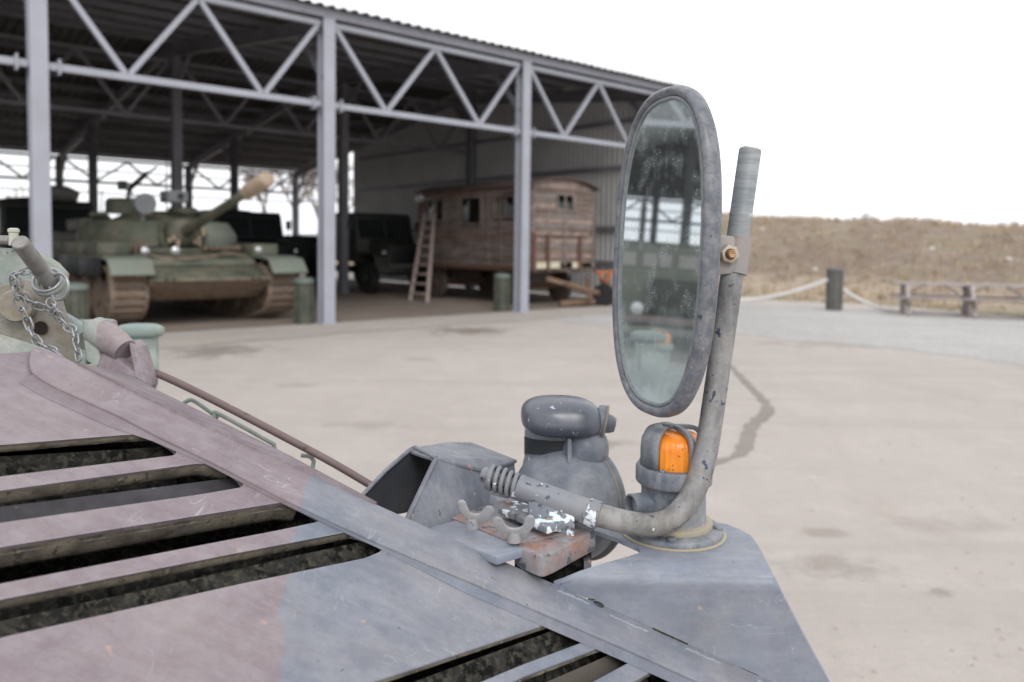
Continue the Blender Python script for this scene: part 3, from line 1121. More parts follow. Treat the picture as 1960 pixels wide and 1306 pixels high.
# ---- trucks
def truck(name, u, v, k, label, paintm, w=2.3, cab_h=2.6, hood=1.3, box_h=2.7, L=6.0, canvas=CANVAS, wipers=True, vU=SU, vV=SV, lampr=.09):
    T = Fr(u, v, k, vU, vV)
    t = thing(name, T(0, L / 2, 0), label, 'truck')
    h = w / 2
    mb = MB(); T.side(mb, [(hood, 1.0), (hood, 1.72), (hood + .22, cab_h - .12), (hood + .35, cab_h), (hood + 1.5, cab_h), (hood + 1.55, 1.0)], -h + .05, h - .05)
    cab = obj('cab', mb, paintm, t, bevel=.03, smooth=40)
    for a0, a1 in ((-h + .16, -.05), (.05, h - .16)):
        mb = MB()
        mb.prism([T(a0, hood + .03 - .02, 1.78), T(a1, hood + .03 - .02, 1.78), T(a1, hood + .19 - .02, cab_h - .22), T(a0, hood + .19 - .02, cab_h - .22)], -T.V * .012)
        obj('windscreen', mb, GLASSD, cab, smooth=0)
    for s in (-1, 1):
        mb = MB(); T.box(mb, s * (h - .05) - .01, s * (h - .05) + .01, hood + .35, hood + 1.2, 1.75, cab_h - .25)
        obj('side_window', mb, GLASSD, cab)
    mb = MB(); T.side(mb, [(0.05, .95), (0.0, 1.45), (.12, 1.6), (hood, 1.74), (hood, .95)], -h * .55, h * .55)
    hd = obj('hood', mb, paintm, t, bevel=.03, smooth=40)
    mb = MB()
    for i in range(8):
        T.box(mb, -.5 + i * .13, -.44 + i * .13, -.03, .02, 1.0, 1.42)
    obj('grille', mb, BLACKG, hd)
    for s in (-1, 1):
        a0, a1 = (h * .53, h) if s > 0 else (-h, -h * .53)
        mb = MB()
        pr = [(.0, .85), (.02, 1.2), (.25, 1.34), (1.0, 1.34), (1.35, 1.0), (1.33, .95), (.98, 1.28), (.27, 1.28), (.07, 1.16), (.05, .85)]
        T.side(mb, pr, a0, a1)
        obj('front_wing', mb, paintm, t, smooth=30)
        mb = MB()
        p = T(s * (h * .76), -.04, 1.05 + .28)
        mb.lathe(p, -T.V, [(lampr * .6, -.1), (lampr, 0), (lampr, .04)], 18)
        hl = obj('headlight', mb, paintm, t)
        mb = MB(); mb.lathe(p, -T.V, [(lampr * .9, .035), (.001, .06)], 18)
        obj('lamp_glass', mb, LAMPG, hl)
        wheel(T, t, s * (h - .17), .68, .5, .5, .28, rim_mat=paintm)
        wheel(T, t, s * (h - .17), L - 1.3, .5, .5, .3, rim_mat=paintm)
        mb = MB()
        mb.tube([T(s * h * .9, hood + .2, 1.7), T(s * (h + .15), hood + .1, 1.9), T(s * (h + .15), hood + .1, 2.25)], .015, 6)
        mb.box(T(s * (h + .15), hood + .1, 2.2), (.18, .03, .3), (T.U, T.V, ZZ))
        obj('mirror', mb, paintm, t)
    mb = MB(); T.box(mb, -h, h, -.18, -.05, .68, .88)
    obj('bumper', mb, paintm, t, bevel=.015)
    mb = MB(); T.box(mb, -.42, .42, 0, L, .6, .82)
    obj('chassis', mb, BLACKG, t)
    mb = MB(); T.box(mb, -h, h, hood + 1.7, L, 1.05, 1.65)
    obj('cargo_bed', mb, paintm, t, bevel=.02)
    if box_h:
        mb = MB()
        arch = [(-h + .02, 1.6), (-h + .04, box_h - .35), (-h * .6, box_h - .05), (0, box_h), (h * .6, box_h - .05), (h - .04, box_h - .35), (h - .02, 1.6)]
        mb.prism([T(a, hood + 1.72, z) for a, z in arch], T.V * (L - hood - 1.8) * k)
        obj('canvas_cover', mb, canvas, t, bevel=.03, smooth=50)
    return t
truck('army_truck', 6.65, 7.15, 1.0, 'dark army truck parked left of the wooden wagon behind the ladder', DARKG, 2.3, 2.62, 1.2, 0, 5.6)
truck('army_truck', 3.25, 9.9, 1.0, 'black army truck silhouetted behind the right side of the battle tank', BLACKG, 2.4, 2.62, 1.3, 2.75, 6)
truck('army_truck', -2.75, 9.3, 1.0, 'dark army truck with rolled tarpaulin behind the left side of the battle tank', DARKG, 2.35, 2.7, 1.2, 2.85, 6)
rl = thing('canvas_roll', S(-2.4, 9.2, 2.9), 'grey canvas roll lying on the roof of the truck behind the tank', 'canvas roll')
mb = MB(); mb.tube([S(-3.2, 9.4, 2.78), S(-2.9, 9.35, 2.83), S(-2.6, 9.35, 2.83), S(-2.3, 9.4, 2.78)], [.12, .2, .2, .13], 14)
obj('roll', mb, TARP, rl, wob=(.04, 3), smooth=60)
# cargo trailer at the back right
T2 = Fr(5.2, 11.6, 1)
tr = thing('cargo_trailer', T2(0, 2, 0), 'low black green cargo trailer between the tank and the second column', 'trailer')
mb = MB(); T2.box(mb, -1.35, 1.35, 0, 4, .75, 1.86)
obj('trailer_box', mb, BLACKG, tr, bevel=.02)
for i in range(6):
    mb = MB(); T2.box(mb, -1.25 + i * .46, -1.19 + i * .46, -.04, .0, .78, 1.82)
    obj('stake', mb, BLACKG, tr)
for s in (-1, 1):
    wheel(T2, tr, s * 1.1, 1.2, .42, .42, .25)
mb = MB(); T2.box(mb, -.3, .3, .1, 3.9, .5, .74)
obj('chassis', mb, BLACKG, tr)

# ---- armoured vehicle off to the left (seen in the mirror)
T3 = Fr(-9.1, 2.4, 1)
GREYGREEN = paint('grey_green_armour', (.16, .18, .15), .55, .12, 1.5, dirt=(.26, .23, .19), dirt_amt=.5, dirt_scale=2, bump=.1)
av = thing('armoured_truck', T3(0, 3, 0), 'grey green truck with a row of small square windows, reflected in the mirror', 'truck')
mb = MB(); T3.side(mb, [(0, .6), (.02, 1.55), (.10, 1.62), (.16, 2.2), (.3, 2.28), (6.2, 2.28), (6.4, .6)], -1.3, 1.3)
bd_ = obj('body', mb, GREYGREEN, av, bevel=.02, smooth=30)
for a0, a1 in ((-1.1, -.62), (-.45, -.05), (.1, .36), (.42, .7), (.85, 1.15)):
    mb = MB()
    T3.box(mb, a0, a1, .08, .14, 1.74, 2.02)
    obj('window', mb, paint('hazy_pane', (.36, .35, .33), .3, .1, 4, bump=0), bd_, smooth=0)
mb = MB(); T3.box(mb, -.62, .5, -.42, -.01, .78, 1.5)
obj('radiator_box', mb, DARKG, av, bevel=.03)
mb = MB(); T3.box(mb, -1.28, 1.28, -.55, -.02, .56, .72)
obj('front_deck', mb, paint('pinkish_deck', (.2, .16, .15), .6, .2, 3), av, bevel=.01)
for s in (-1, 1):
    wheel(T3, av, s * 1.12, .9, .52, .52, .3); wheel(T3, av, s * 1.12, 4.6, .52, .52, .3)
    mb = MB(); mb.lathe(T3(s * .8, -.5, .86), -SV, [(.03, -.06), (.13, 0), (.13, .05), (.001, .07)], 18)
    obj('headlight', mb, LAMPG, av)
mb = MB(); T3.box(mb, -1.28, 1.28, -.6, -.45, .34, .5)
obj('bumper', mb, GREYGREEN, av, bevel=.01)

# ================================================================== THE WOODEN WAGON
WOODS = [paint('weathered_plank_' + n, c, .8, .25, 3, dirt=(.10, .075, .06), dirt_amt=.6, dirt_scale=4, bump=.3, bscale=20, bd=.006, streak=(.22, (1, 1, 14), (0, 0, 0)))
         for n, c in (('red', (.175, .105, .082)), ('brown', (.145, .10, .078)), ('grey', (.165, .132, .115)), ('pale', (.31, .225, .19)))]
RUST = paint('rusty_iron', (.15, .08, .055), .85, .35, 6, dirt=(.08, .05, .04), dirt_amt=.6, bump=.4, bscale=30, bd=.004)
DRY = paint('dark_aged_timber', (.11, .085, .07), .85, .25, 3, bump=.3, bscale=12, bd=.005)
u0, u1, v0, v1, z0w, z1w = 6.3, 8.68, .9, 5.95, 1.02, 3.12
wagon = thing('wooden_wagon', S(7.5, 3.4, 0), 'old brown plank living wagon with curved roof and broken windows by the end wall', 'wagon')
rw = random.Random(11)
def plank_wall(pfun, L, rows, zb, zt, openings, nrm, pale=0):
    hgt = (zt - zb) / rows
    for r in range(rows):
        za, zb_ = zb + r * hgt, zb + (r + 1) * hgt
        cuts = [(0, L)]
        for (a, b, oz0, oz1) in openings:
            if za < oz1 - .03 and zb_ > oz0 + .03:
                new = []
                for c0, c1 in cuts:
                    if a > c0: new.append((c0, min(a, c1)))
                    if b < c1: new.append((max(b, c0), c1))
                cuts = [c for c in new if c[1] - c[0] > .02]
        for c0, c1 in cuts:
            mb = MB()
            off = rw.uniform(0, .014)
            p0, p1 = pfun(c0 + .004), pfun(c1 - .004)
            d = (p1 - p0)
            mb.box((p0 + p1) / 2 + ZZ * (za + zb_) / 2 + nrm * off, (d.length, .028, hgt - .009), (d.normalized(), nrm, ZZ))
            obj('plank', mb, rw.choice(WOODS[pale:] if pale else WOODS[:3]), wagon, bevel=.003, seg=1, smooth=0)
side_op = [(.58, 1.38, 2.38, 2.90), (2.02, 2.92, 2.2, 2.92), (3.75, 4.6, 2.32, 2.9)]
plank_wall(lambda t: S(u0, v0 + t), v1 - v0, 15, z0w, z1w, side_op, -SU)
plank_wall(lambda t: S(u1, v0 + t), v1 - v0, 15, z0w, z1w, [], SU)
end_op = [(.93, 1.52, 2.58, 2.96)]
plank_wall(lambda t: S(u0 + t, v0), u1 - u0, 15, z0w + .12, z1w, end_op, -SV, 1)
plank_wall(lambda t: S(u0 + t, v1), u1 - u0, 15, z0w, z1w, [], SV)
mb = MB(); mb.box(S((u0 + u1) / 2, (v0 + v1) / 2, z0w - .06), (u1 - u0, v1 - v0, .1), (SU, SV, ZZ))
obj('floor_frame', mb, DRY, wagon)
mb = MB(); mb.box(S(u0 - .02, (v0 + v1) / 2, z0w - .02), (.05, v1 - v0 + .05, .12), (SU, SV, ZZ))
obj('rusty_side_rail', mb, RUST, wagon)
def arc(t, dz=0):   # roof curve across
    return z1w + dz + .23 * (1 - abs(t * 2 - 1) ** 2.4)
for vv, nv in ((v0 - .003, -1), (v1 + .003, 1)):
    mb = MB()
    pts = [S(u0 + (u1 - u0) * t, vv, arc(t)) for t in np.linspace(0, 1, 15)]
    mb.prism(pts, SV * .03 * -nv)
    obj('gable_board', mb, WOODS[3 if nv < 0 else 1], wagon, smooth=0)
mb = MB()
outer = [(u0 - .1 + (u1 - u0 + .2) * t, arc(t, .02)) for t in np.linspace(0, 1, 17)]
top = [S(a, v0 - .16, z + .045) for a, z in outer] + [S(a, v0 - .16, z) for a, z in reversed(outer)]
mb.prism(top, SV * (v1 - v0 + .32))
obj('roof', mb, paint('roof_felt_rust', (.115, .08, .07), .8, .2, 3, dirt=(.1, .08, .07), dirt_amt=.5, bump=.2), wagon, smooth=30)
for (a, b, oz0, oz1), n_ in [(o_, 's') for o_ in side_op] + [(o_, 'e') for o_ in end_op]:
    P = (lambda t, z, o: S(u0 - o, v0 + t, z)) if n_ == 's' else (lambda t, z, o: S(u0 + t, v0 - o, z))
    ax = (SV, SU, ZZ) if n_ == 's' else (SU, SV, ZZ)
    mb = MB()
    for (ta, tb, za, zb_) in ((a - .05, a + .01, oz0 - .05, oz1 + .05), (b - .01, b + .05, oz0 - .05, oz1 + .05), (a + .01, b - .01, oz1 - .01, oz1 + .05), (a + .01, b - .01, oz0 - .05, oz0 + .01)):
        mb.box(P((ta + tb) / 2, (za + zb_) / 2, .03), (tb - ta, .05, zb_ - za), ax)
    if n_ == 'e' or a < 1 or a > 3:
        mid = (a + b) / 2
        mb.box(P(mid, (oz0 + oz1) / 2, .02), (.05, .035, oz1 - oz0 - .03), ax)
    wf = obj('window_frame', mb, WOODS[2], wagon, smooth=0)
    for (ta, tb) in (((a + .02, (a + b) / 2 - .03), ((a + b) / 2 + .03, b - .02)) if (n_ == 'e' or a < 1) else ((a + (b - a) * .62, b - .02),)):
        mb = MB(); mb.prism([P(ta, oz0 + .02, -.0), P(tb, oz0 + .02, 0), P(tb, oz1 - .12, 0), P((ta + tb) / 2, oz1 - .25, 0), P(ta, oz1 - .02, 0)], -(SU if n_ == 's' else SV) * .004)
        obj('pane', mb, GLASSD, wf, smooth=0)
for t in (0.02, 1.18, 1.72, 3.15, 5.0):
    mb = MB(); mb.box(S(u0 - .025, v0 + t, (z0w + z1w) / 2), (.03, .08, z1w - z0w), (SU, SV, ZZ))
    obj('batten', mb, WOODS[1], wagon, smooth=0)
for t in (.04, 1.22, 2.34):
    mb = MB(); mb.box(S(u0 + t, v0 - .03, (z0w + z1w) / 2 + (0 if t != 1.22 else -.3)), (.09, .03, z1w - z0w - (0 if t != 1.22 else .7)), (SU, SV, ZZ))
    obj('batten', mb, WOODS[2], wagon, smooth=0)
for (ta, tb) in ((.02, .13), (.52, .62), (1.72, 1.84)):
    mb = MB(); mb.box(S(u0 + (ta + tb) / 2, v0 - .075, 1.42), (tb - ta, .05, 1.0), (SU, SV, ZZ))
    obj('rusty_upright', mb, RUST, wagon)
mb = MB(); mb.box(S(u0 + 1.05, v0 - .06, 1.92), (2.0, .05, .07), (SU, SV, ZZ))
obj('tail_rail', mb, WOODS[3], wagon)
CREAM = paint('peeling_cream_paint', (.62, .60, .47), .6, .1, 4, dirt=(.35, .13, .06), dirt_amt=.6, dirt_scale=9, bump=.1)
for (ta, tb) in ((.14, .51), (.63, 1.02), (1.5, 1.71)):
    mb = MB(); mb.box(S(u0 + (ta + tb) / 2, v0 - .055, 1.09), (tb - ta, .03, .17), (SU, SV, ZZ))
    obj('cream_panel', mb, CREAM, wagon)
Tw = Fr(7.49, .9, 1)
for b in (1.1, 4.35):
    for s in (-1, 1):
        wheel(Tw, wagon, s * .98, b, .45, .45, .16, tyre_mat=DRY, rim_mat=RUST, rr=.8)
    mb = MB(); Tw.box(mb, -.9, .9, b - .06, b + .06, .4, .55)
    obj('axle', mb, RUST, wagon)
    mb = MB(); Tw.box(mb, -.45, .45, b - .3, b + .3, .58, .9)
    obj('spring_block', mb, DRY, wagon)
mb = MB()
mb.lathe(S(5.9, 5.25, 2.95), -SU, [(.02, -.05), (.12, 0), (.12, .1), (.05, .14)], 16)
mb.tube([S(6.25, 5.2, 2.95), S(5.95, 5.25, 2.95)], .015, 6)
obj('outside_lamp', mb, LAMPG, wagon)

# ladder
LAD = paint('pale_ladder_wood', (.36, .29, .27), .75, .12, 5, bump=.2)
ld = thing('ladder', S(5.0, 3.95, 0), 'pale wooden ladder leaning against the side of the plank wagon', 'ladder')
la, lb = S(4.93, 4.38, 0), S(4.98, 3.62, 0)
ta, tb = S(6.17, 5.45, 2.52), S(6.17, 4.98, 2.52)
for p, q in ((la, ta), (lb, tb)):
    mb = MB(); mb.beam(p, q, .11, .06, SV)
    obj('rail', mb, LAD, ld, bevel=.005)
for i in range(9):
    t = .09 + i * .105
    mb = MB(); mb.beam(la.lerp(ta, t), lb.lerp(tb, t), .06, .06)
    obj('rung', mb, LAD, ld, bevel=.005)

# orange trestle and old cart parts beneath the wagon end
ORANGE = paint('orange_paint', (.62, .17, .04), .5, .15, 5, dirt=(.2, .09, .05), dirt_amt=.4)
st = thing('trestle', S(9.15, .95, 0), 'orange folding trestle standing right of the wagon against the end wall', 'trestle')
for a, b in ((-.22, .24), (.24, -.22)):
    mb = MB(); mb.beam(S(9.15 + a, .9, .02), S(9.15 + b, .9, .86), .06, .07, SV)
    obj('leg', mb, ORANGE, st)
mb = MB(); mb.box(S(9.15, .9, .88), (.72, .09, .06), (SU, SV, ZZ))
obj('top_bar', mb, ORANGE, st)
mb = MB(); mb.box(S(9.1, .8, .03), (.5, .1, .05), (SU, SV, ZZ))
obj('foot', mb, ORANGE, st)
cart = thing('cart_frame', S(8.2, .4, 0), 'broken brown timber cart frame lying under the end of the wagon', 'cart')
for (a, b, w) in ((S(6.6, .6, .75), S(9.2, .1, .12), .12), (S(6.9, .2, .60), S(9.0, .45, .1), .10), (S(7.0, .5, .1), S(9.3, .3, .14), .14), (S(7.6, .0, .15), S(8.2, .7, .75), .1), (S(8.2, .1, .7), S(9.4, .2, .05), .09)):
    mb = MB(); mb.beam(a, b, w, w)
    obj('timber', mb, paint('brown_timber', (.21, .14, .10), .85, .25, 3, bump=.3) if w > .1 else RUST, cart, bevel=.01)
mb = MB(); mb.lathe(S(8.25, .15, .3), SU + SV * .4, [(.17, 0), (.3, 0), (.3, .12), (.17, .12)], 20)
obj('loose_wheel', mb, RUBBER, cart)

# ================================================================== CANISTER BOLLARDS, ROPE, BENCH, CRATE
CAN = paint('canister_green', (.065, .08, .063), .55, .15, 3, dirt=(.2, .17, .13), dirt_amt=.5, dirt_scale=5, bump=.1)
def bollard(loc, label, mat=CAN, r=.19, hgt=.9, n=12, cap=True, rust=None):
    t = thing('canister_bollard', loc, label, 'bollard', 'ribbed canister bollards')
    L = Vector(loc)
    mb = MB(); mb.lathe(L, ZZ, [(r * .9, 0), (r * .9, hgt - .06)], 24)
    obj('drum', mb, mat, t)
    for i in range(n):
        a = 2 * math.pi * i / n
        p = L + Vector((math.cos(a), math.sin(a), 0)) * r * .93
        mb = MB(); mb.beam(p + ZZ * .02, p + ZZ * (hgt - .1), .035, .05, Vector((math.cos(a), math.sin(a), 0)))
        obj('rib', mb, mat, t, smooth=0)
    mb = MB(); mb.lathe(L + ZZ * (hgt - .09), ZZ, [(r * 1.08, 0), (r * 1.1, .03), (r * 1.08, .08), (r * .5, .11), (.001, .11)], 24)
    obj('lid', mb, paint('canister_lid', (.16, .19, .175), .5, .1, 4) if cap else mat, t)
    return t
bollard(S(-.33, .30, 0), 'green ribbed canister standing left of the second shed column')
bollard(S(4.95, .42, 0), 'green ribbed canister standing left of the third shed column')
bollard(S(-4.5, -.05, 0), 'green ribbed canister near the first shed column, half hidden by the grey lug')
bp = G(1596, 594)
bollard(bp, 'dark ribbed post holding the sagging pale rope at the yard edge', paint('dark_slat', (.13, .13, .12), .7, .2, 5), .2, 1.1, 10, False)
ROPE = paint('pale_rope', (.62, .60, .58), .85, .08, 20, bump=.5, bscale=60)
def rope(p0, p1, sag, label):
    mb = MB()
    pts = [Vector(p0).lerp(Vector(p1), t) - ZZ * sag * 4 * t * (1 - t) for t in np.linspace(0, 1, 22)]
    mb.tube(pts, .045, 8)
    tag(obj('rope', mb, ROPE), label, 'rope', 'ropes along the yard edge')
rp0 = G(1180, 580)
rope(C(1290, 566, 21.6), bp + Vector((-.18, 0, .80)), .32, 'pale thick rope sagging from behind the mirror to the dark ribbed post')
rope(bp + Vector((.2, 0, .55)), C(1712, 596, 20.4), .08, 'pale thick rope running down from the dark ribbed post to the picnic bench')
BW = [paint('bench_wood_' + n, c, .85, .2, 3, bump=.3, bscale=18) for n, c in (('a', (.36, .32, .31)), ('b', (.27, .235, .225)))]
e1 = Vector((.94, -.34, 0)).normalized()
e2 = Vector((-e1.y, e1.x, 0))
bo = G(1738, 604)
bench = thing('picnic_bench', bo + e1 * 1.8, 'long weathered timber picnic bench standing on the gravel in front of the bank', 'picnic bench')
def BX(mb, a0, a1, b0, b1, z0, z1):
    return mb.box(bo + e1 * (a0 + a1) / 2 + e2 * (b0 + b1) / 2 + ZZ * (z0 + z1) / 2, (a1 - a0, b1 - b0, z1 - z0), (e1, e2, ZZ))
for i in range(4):
    mb = MB(); BX(mb, -.35, 4.6, .32 + i * .19, .49 + i * .19, .74, .79)
    obj('table_plank', mb, BW[i % 2], bench, bevel=.005)
for bb in (-.3, 1.25):
    for i in range(2):
        mb = MB(); BX(mb, -.35, 4.6, bb + i * .15, bb + .13 + i * .15, .42, .46)
        obj('seat_plank', mb, BW[(i + 1) % 2], bench, bevel=.005)
for a in (0, 1.42, 2.84, 4.2):
    for bb, lean in ((.1, -.25), (1.1, .25)):
        mb = MB(); mb.beam(bo + e1 * a + e2 * (bb + lean), bo + e1 * a + e2 * (bb + .28 * (1 if lean < 0 else -1)) + ZZ * .74, .11, .09, e1)
        obj('leg', mb, BW[0], bench, bevel=.006)
    mb = MB(); BX(mb, a - .05, a + .05, -.32, 1.55, .34, .42)
    obj('cross_beam', mb, BW[1], bench)
    mb = MB(); BX(mb, a - .09, a - .03, .34, .95, 0.0, .74)
    obj('post', mb, BW[1], bench)
for a in (.1, 1.52, 2.94):
    mb = MB(); mb.tube(smoothpath([bo + e1 * (a + .05) + e2 * 1.4 + ZZ * .5, bo + e1 * (a + .45) + e2 * 1.45 + ZZ * .7, bo + e1 * (a + .8) + e2 * 1.45 + ZZ * .74, bo + e1 * (a + 1.2) + e2 * 1.4 + ZZ * .5], 6), .03, 8)
    obj('curved_brace', mb, BW[1], bench)
cp = G(1950, 524, hill_z(13.4, 21.5))
cr = thing('crate', Vector((cp.x, cp.y, hill_z(cp.x, cp.y))), 'small green crate lying on the grassy bank at the right edge', 'crate')
mb = MB(); mb.box(Vector(cr['origin']) + ZZ * .12, (.9, .5, .22)); obj('crate_box', mb, CAN, cr, bevel=.01)
mb = MB(); mb.box(Vector(cr['origin']) + ZZ * .25, (.94, .54, .04)); obj('lid', mb, CAN, cr, bevel=.01)
ws = [(1460, 440, 'pale stone high on the bank just right of the upright tube'), (1783, 477, 'pale stone halfway up the bank above the bench'), (1930, 497, 'pale stone above the green crate on the bank'),
      (1560, 517, 'pale stone low on the bank left of the dark ribbed post')]
for px, py, lab in ws:
    r = ray(px, py)
    p = None
    for d in np.arange(18, 60, .1):
        q = EYE + r * d
        if q.z < hill_z(q.x, q.y) + .05:
            p = q
            break
    if p:
        mb = MB(); mb.ball(p, (Vector((.14, 0, 0)), Vector((0, .1, 0)), Vector((0, 0, .09))), .9, 8, 5)
        tag(obj('stone', mb, plain('white_stone', (.6, .56, .52), .9), wob=(.05, 6), smooth=0), lab, 'stone')

# ================================================================== THE ARMOURED VEHICLE IN FRONT
PINK, GREY = (.188, .148, .164), (.150, .168, .208)
pa, pb, pc = D(560, 900), D(536, 1180), D(545, 1306)
# camouflage edge: a plane standing on the deck along the line pa-pb
_cl = (pb - pa).normalized()
_cn = _cl.cross(DN).normalized()
if _cn.dot(RT) < 0:
    _cn = -_cn
VO = C(700, 1200, .9)
VO = Vector((VO.x, VO.y, 0))
def vth(name, label, cat, loc=None, group=None):
    return thing(name, VO if loc is None else loc, label, cat, group)
CAMO_OFF = (pa - VO).dot(_cn)
def _rot_to(v):
    return v.to_track_quat('Z', 'Y').to_euler()
BR = (.35, (6, 60, 60), (.3, .5, .2))
CAMO = paint('camouflage_pink_and_grey',  PINK, .56, .09, 5, camo=(GREY, tuple(_cn), CAMO_OFF + .001, .03, 16, 1500, (tuple(_cl), (pb - VO).dot(_cl), .55)), streak=(.07, (9, 90, 60), (.2, .6, .9)),
             scratch=[((3, 60, 40), (.3, .7, .4)), ((50, 5, 30), (.9, .2, 1.3))], mottle=(.22, 30), dirt=(.34, .30, .28), dirt_amt=.35, dirt_scale=9, edge=((.30, .29, .31), .0016, .35), bump=.12, bscale=140, bd=.0008,
             chips=[((.34, .25, .22), .685, 45), ((.10, .10, .12), .70, 110)])
CAMOS = paint('camouflage_smooth', PINK, .56, .09, 5, mottle=(.22, 30), camo=(GREY, tuple(_cn), CAMO_OFF + .001, .03, 16, 1500, (tuple(_cl), (pb - VO).dot(_cl), .55)), dirt=(.16, .14, .15), dirt_amt=.5, dirt_scale=12, bump=.12, bscale=140)
GREYP = paint('grey_blue_paint', sc(GREY, 1.3), .5, .14, 9, scratch=[((3, 60, 40), (.3, .7, .4)), ((50, 5, 30), (.9, .2, 1.3))], mottle=(.22, 30), streak=(.10, (14, 80, 50), (.4, .2, .9)), dirt=(.30, .28, .26), dirt_amt=.35, dirt_scale=10, bump=.12, bscale=150, bd=.0008, chips=[((.34, .30, .29), .70, 60), ((.10, .10, .12), .70, 130)])
GREYD = paint('worn_grey_bracket_paint', (.145, .16, .195), .5, .14, 14, scratch=[((3, 60, 40), (.3, .7, .4)), ((50, 5, 30), (.9, .2, 1.3))], mottle=(.22, 30), streak=(.07, (30, 160, 30), (.1, .3, .5)), dirt=(.28, .26, .25), dirt_amt=.35, dirt_scale=14,
              edge=((.42, .30, .27), .0016, .8), bump=.15, bscale=160, bd=.0008, chips=[((.42, .27, .22), .68, 60), ((.09, .10, .12), .67, 90)])
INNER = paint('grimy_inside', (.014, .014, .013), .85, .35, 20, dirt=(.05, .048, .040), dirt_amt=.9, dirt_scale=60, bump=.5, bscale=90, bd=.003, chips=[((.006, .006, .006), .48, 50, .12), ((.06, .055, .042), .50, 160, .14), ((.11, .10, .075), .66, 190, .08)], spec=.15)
GRIME = paint('mossy_grime', (.135, .118, .088), .9, .35, 40, dirt=(.045, .036, .034), dirt_amt=.9, dirt_scale=34, bump=.6, bscale=140, bd=.002, chips=[((.06, .05, .04), .58, 90), ((.20, .18, .115), .63, 150, .05)])

afv = vth('armoured_vehicle', 'pink and grey camouflaged armoured vehicle whose louvred deck fills the lower left foreground', 'armoured vehicle')
slots = [
    [(-420, 868), (0, 850), (235, 831), (297, 829), (341, 855), (341, 873), (0, 915), (-420, 968)],
    [(-420, 990), (0, 937), (381, 885), (440, 893), (467, 916), (470, 934), (390, 948), (0, 1004), (-420, 1064)],
    [(-420, 1138), (0, 1045), (537, 960), (572, 962), (613, 985), (615, 1000), (537, 1017), (0, 1121), (-420, 1202)],
    [(-420, 1260), (0, 1145), (460, 1055), (672, 1015), (734, 1034), (736, 1056), (700, 1071), (460, 1121), (0, 1225), (-420, 1345)],
    [(330, 1470), (713, 1306), (1062, 1190), (1081, 1189), (1121, 1207), (1121, 1226), (1000, 1271), (930, 1300), (560, 1470)],
    [(760, 1420), (1000, 1296), (1160, 1235), (1184, 1233), (1211, 1248), (1209, 1264), (1131, 1306), (1010, 1380)],
    [(1080, 1400), (1215, 1305), (1262, 1277), (1280, 1275), (1325, 1292), (1333, 1306), (1290, 1345), (1200, 1400)],
]
T_DECK = .008
outline = [(-420, 690), (0, 676), (60, 672), (110, 700), (300, 800), (600, 950), (900, 1085), (1200, 1212), (1460, 1322), (1900, 1510), (1900, 1750), (-420, 1750)]
def rnd2(poly, r, h=0):
    return fillet([D2(x, y, h) for x, y in poly], r)
me = filled([[D2(x, y) for x, y in outline]] + [rnd2(s_, .007) for s_ in slots], DO, DE1, DE2, DN, -T_DECK, 0, .0016)
deck = obj('deck_plate', me, CAMO, afv, smooth=50)
# grimy cheeks inside each slot: a liner set 1 mm inside the far cut edge
LIPS = [.0095, .0175, .026, .0125, .0042, .0052, .0042]
for s_, LT in zip(slots, LIPS):
    run = [s_[0] if s_[0][0] < s_[1][0] else s_[0]]
    for p in s_[1:]:
        if p[0] > run[-1][0] and p[1] <= run[-1][1] + 10:
            run.append(p)
        else:
            break
    dn = D(run[0][0], run[0][1] + 40) - D(*run[0])
    dn = (dn - DN * dn.dot(DN)).normalized()
    fine_run = []
    for p, q in zip(run[:-1], run[1:]):
        m_ = max(1, int((q[0] - p[0]) / 12))
        fine_run += [(p[0] + (q[0] - p[0]) * j / m_, p[1] + (q[1] - p[1]) * j / m_) for j in range(m_)]
    fine_run.append(run[-1])
    rows = []
    for fd, fo in ((.12, .0002), (.3, .0012), (.5, .0016), (.7, .0012), (.86, -.0004), (.97, -.004), (1.0, -.012)):
        rows.append([D(x, y) - DN * (LT * fd + .0012) + dn * (fo + .0004) for x, y in fine_run])
    mb = MB()
    k = len(fine_run)
    mb.add([p for r_ in rows for p in r_], [(j * k + i, j * k + i + 1, (j + 1) * k + i + 1, (j + 1) * k + i) for j in range(len(rows) - 1) for i in range(k - 1)])
    obj('slot_lip', mb, GRIME, deck, smooth=80, wob=(.0005, 120))
# slanting louvre blades below the slots
for (ya, yb, xa, xb, h0, h1) in [((900, 1000), (962, 1080), -420, 430, .030, .058), ((1010, 1150), (1068, 1230), -420, 600, .034, .075),
                                 ((1085, 1010), (1180, 1100), -300, 690, .032, .06)]:
    pass
def blade(p, q, w, h0, h1, mat=INNER, name='louvre_blade'):
    """strip under the deck from pixel p to pixel q, reaching w metres towards the viewer"""
    a, b = D(*p), D(*q)
    d = (b - a).normalized()
    n = DN.cross(d).normalized()
    if n.dot(UP) > 0:
        n = -n
    mb = MB()
    mb.prism([a - DN * h0, b - DN * h0, b - DN * h1 + n * w, a - DN * h1 + n * w], DN * .003)
    return obj(name, mb, mat, afv, sub=3, wob=(.0008, 40), smooth=60)
blade((-420, 866), (345, 828), .040, .020, .060)
blade((-420, 990), (480, 888), .042, .0185, .030, paint('dusty_inner_blade', (.06, .057, .064), .8, .35, 25, dirt=(.03, .028, .03), dirt_amt=.6, dirt_scale=26, bump=.4, bscale=90, chips=[((.15, .145, .14), .66, 60)]))
blade((-420, 1138), (590, 965), .040, .032, .075)
blade((-420, 1260), (745, 1012), .036, .013, .026)
blade((330, 1470), (1130, 1175), .045, .008, .030, INNER)
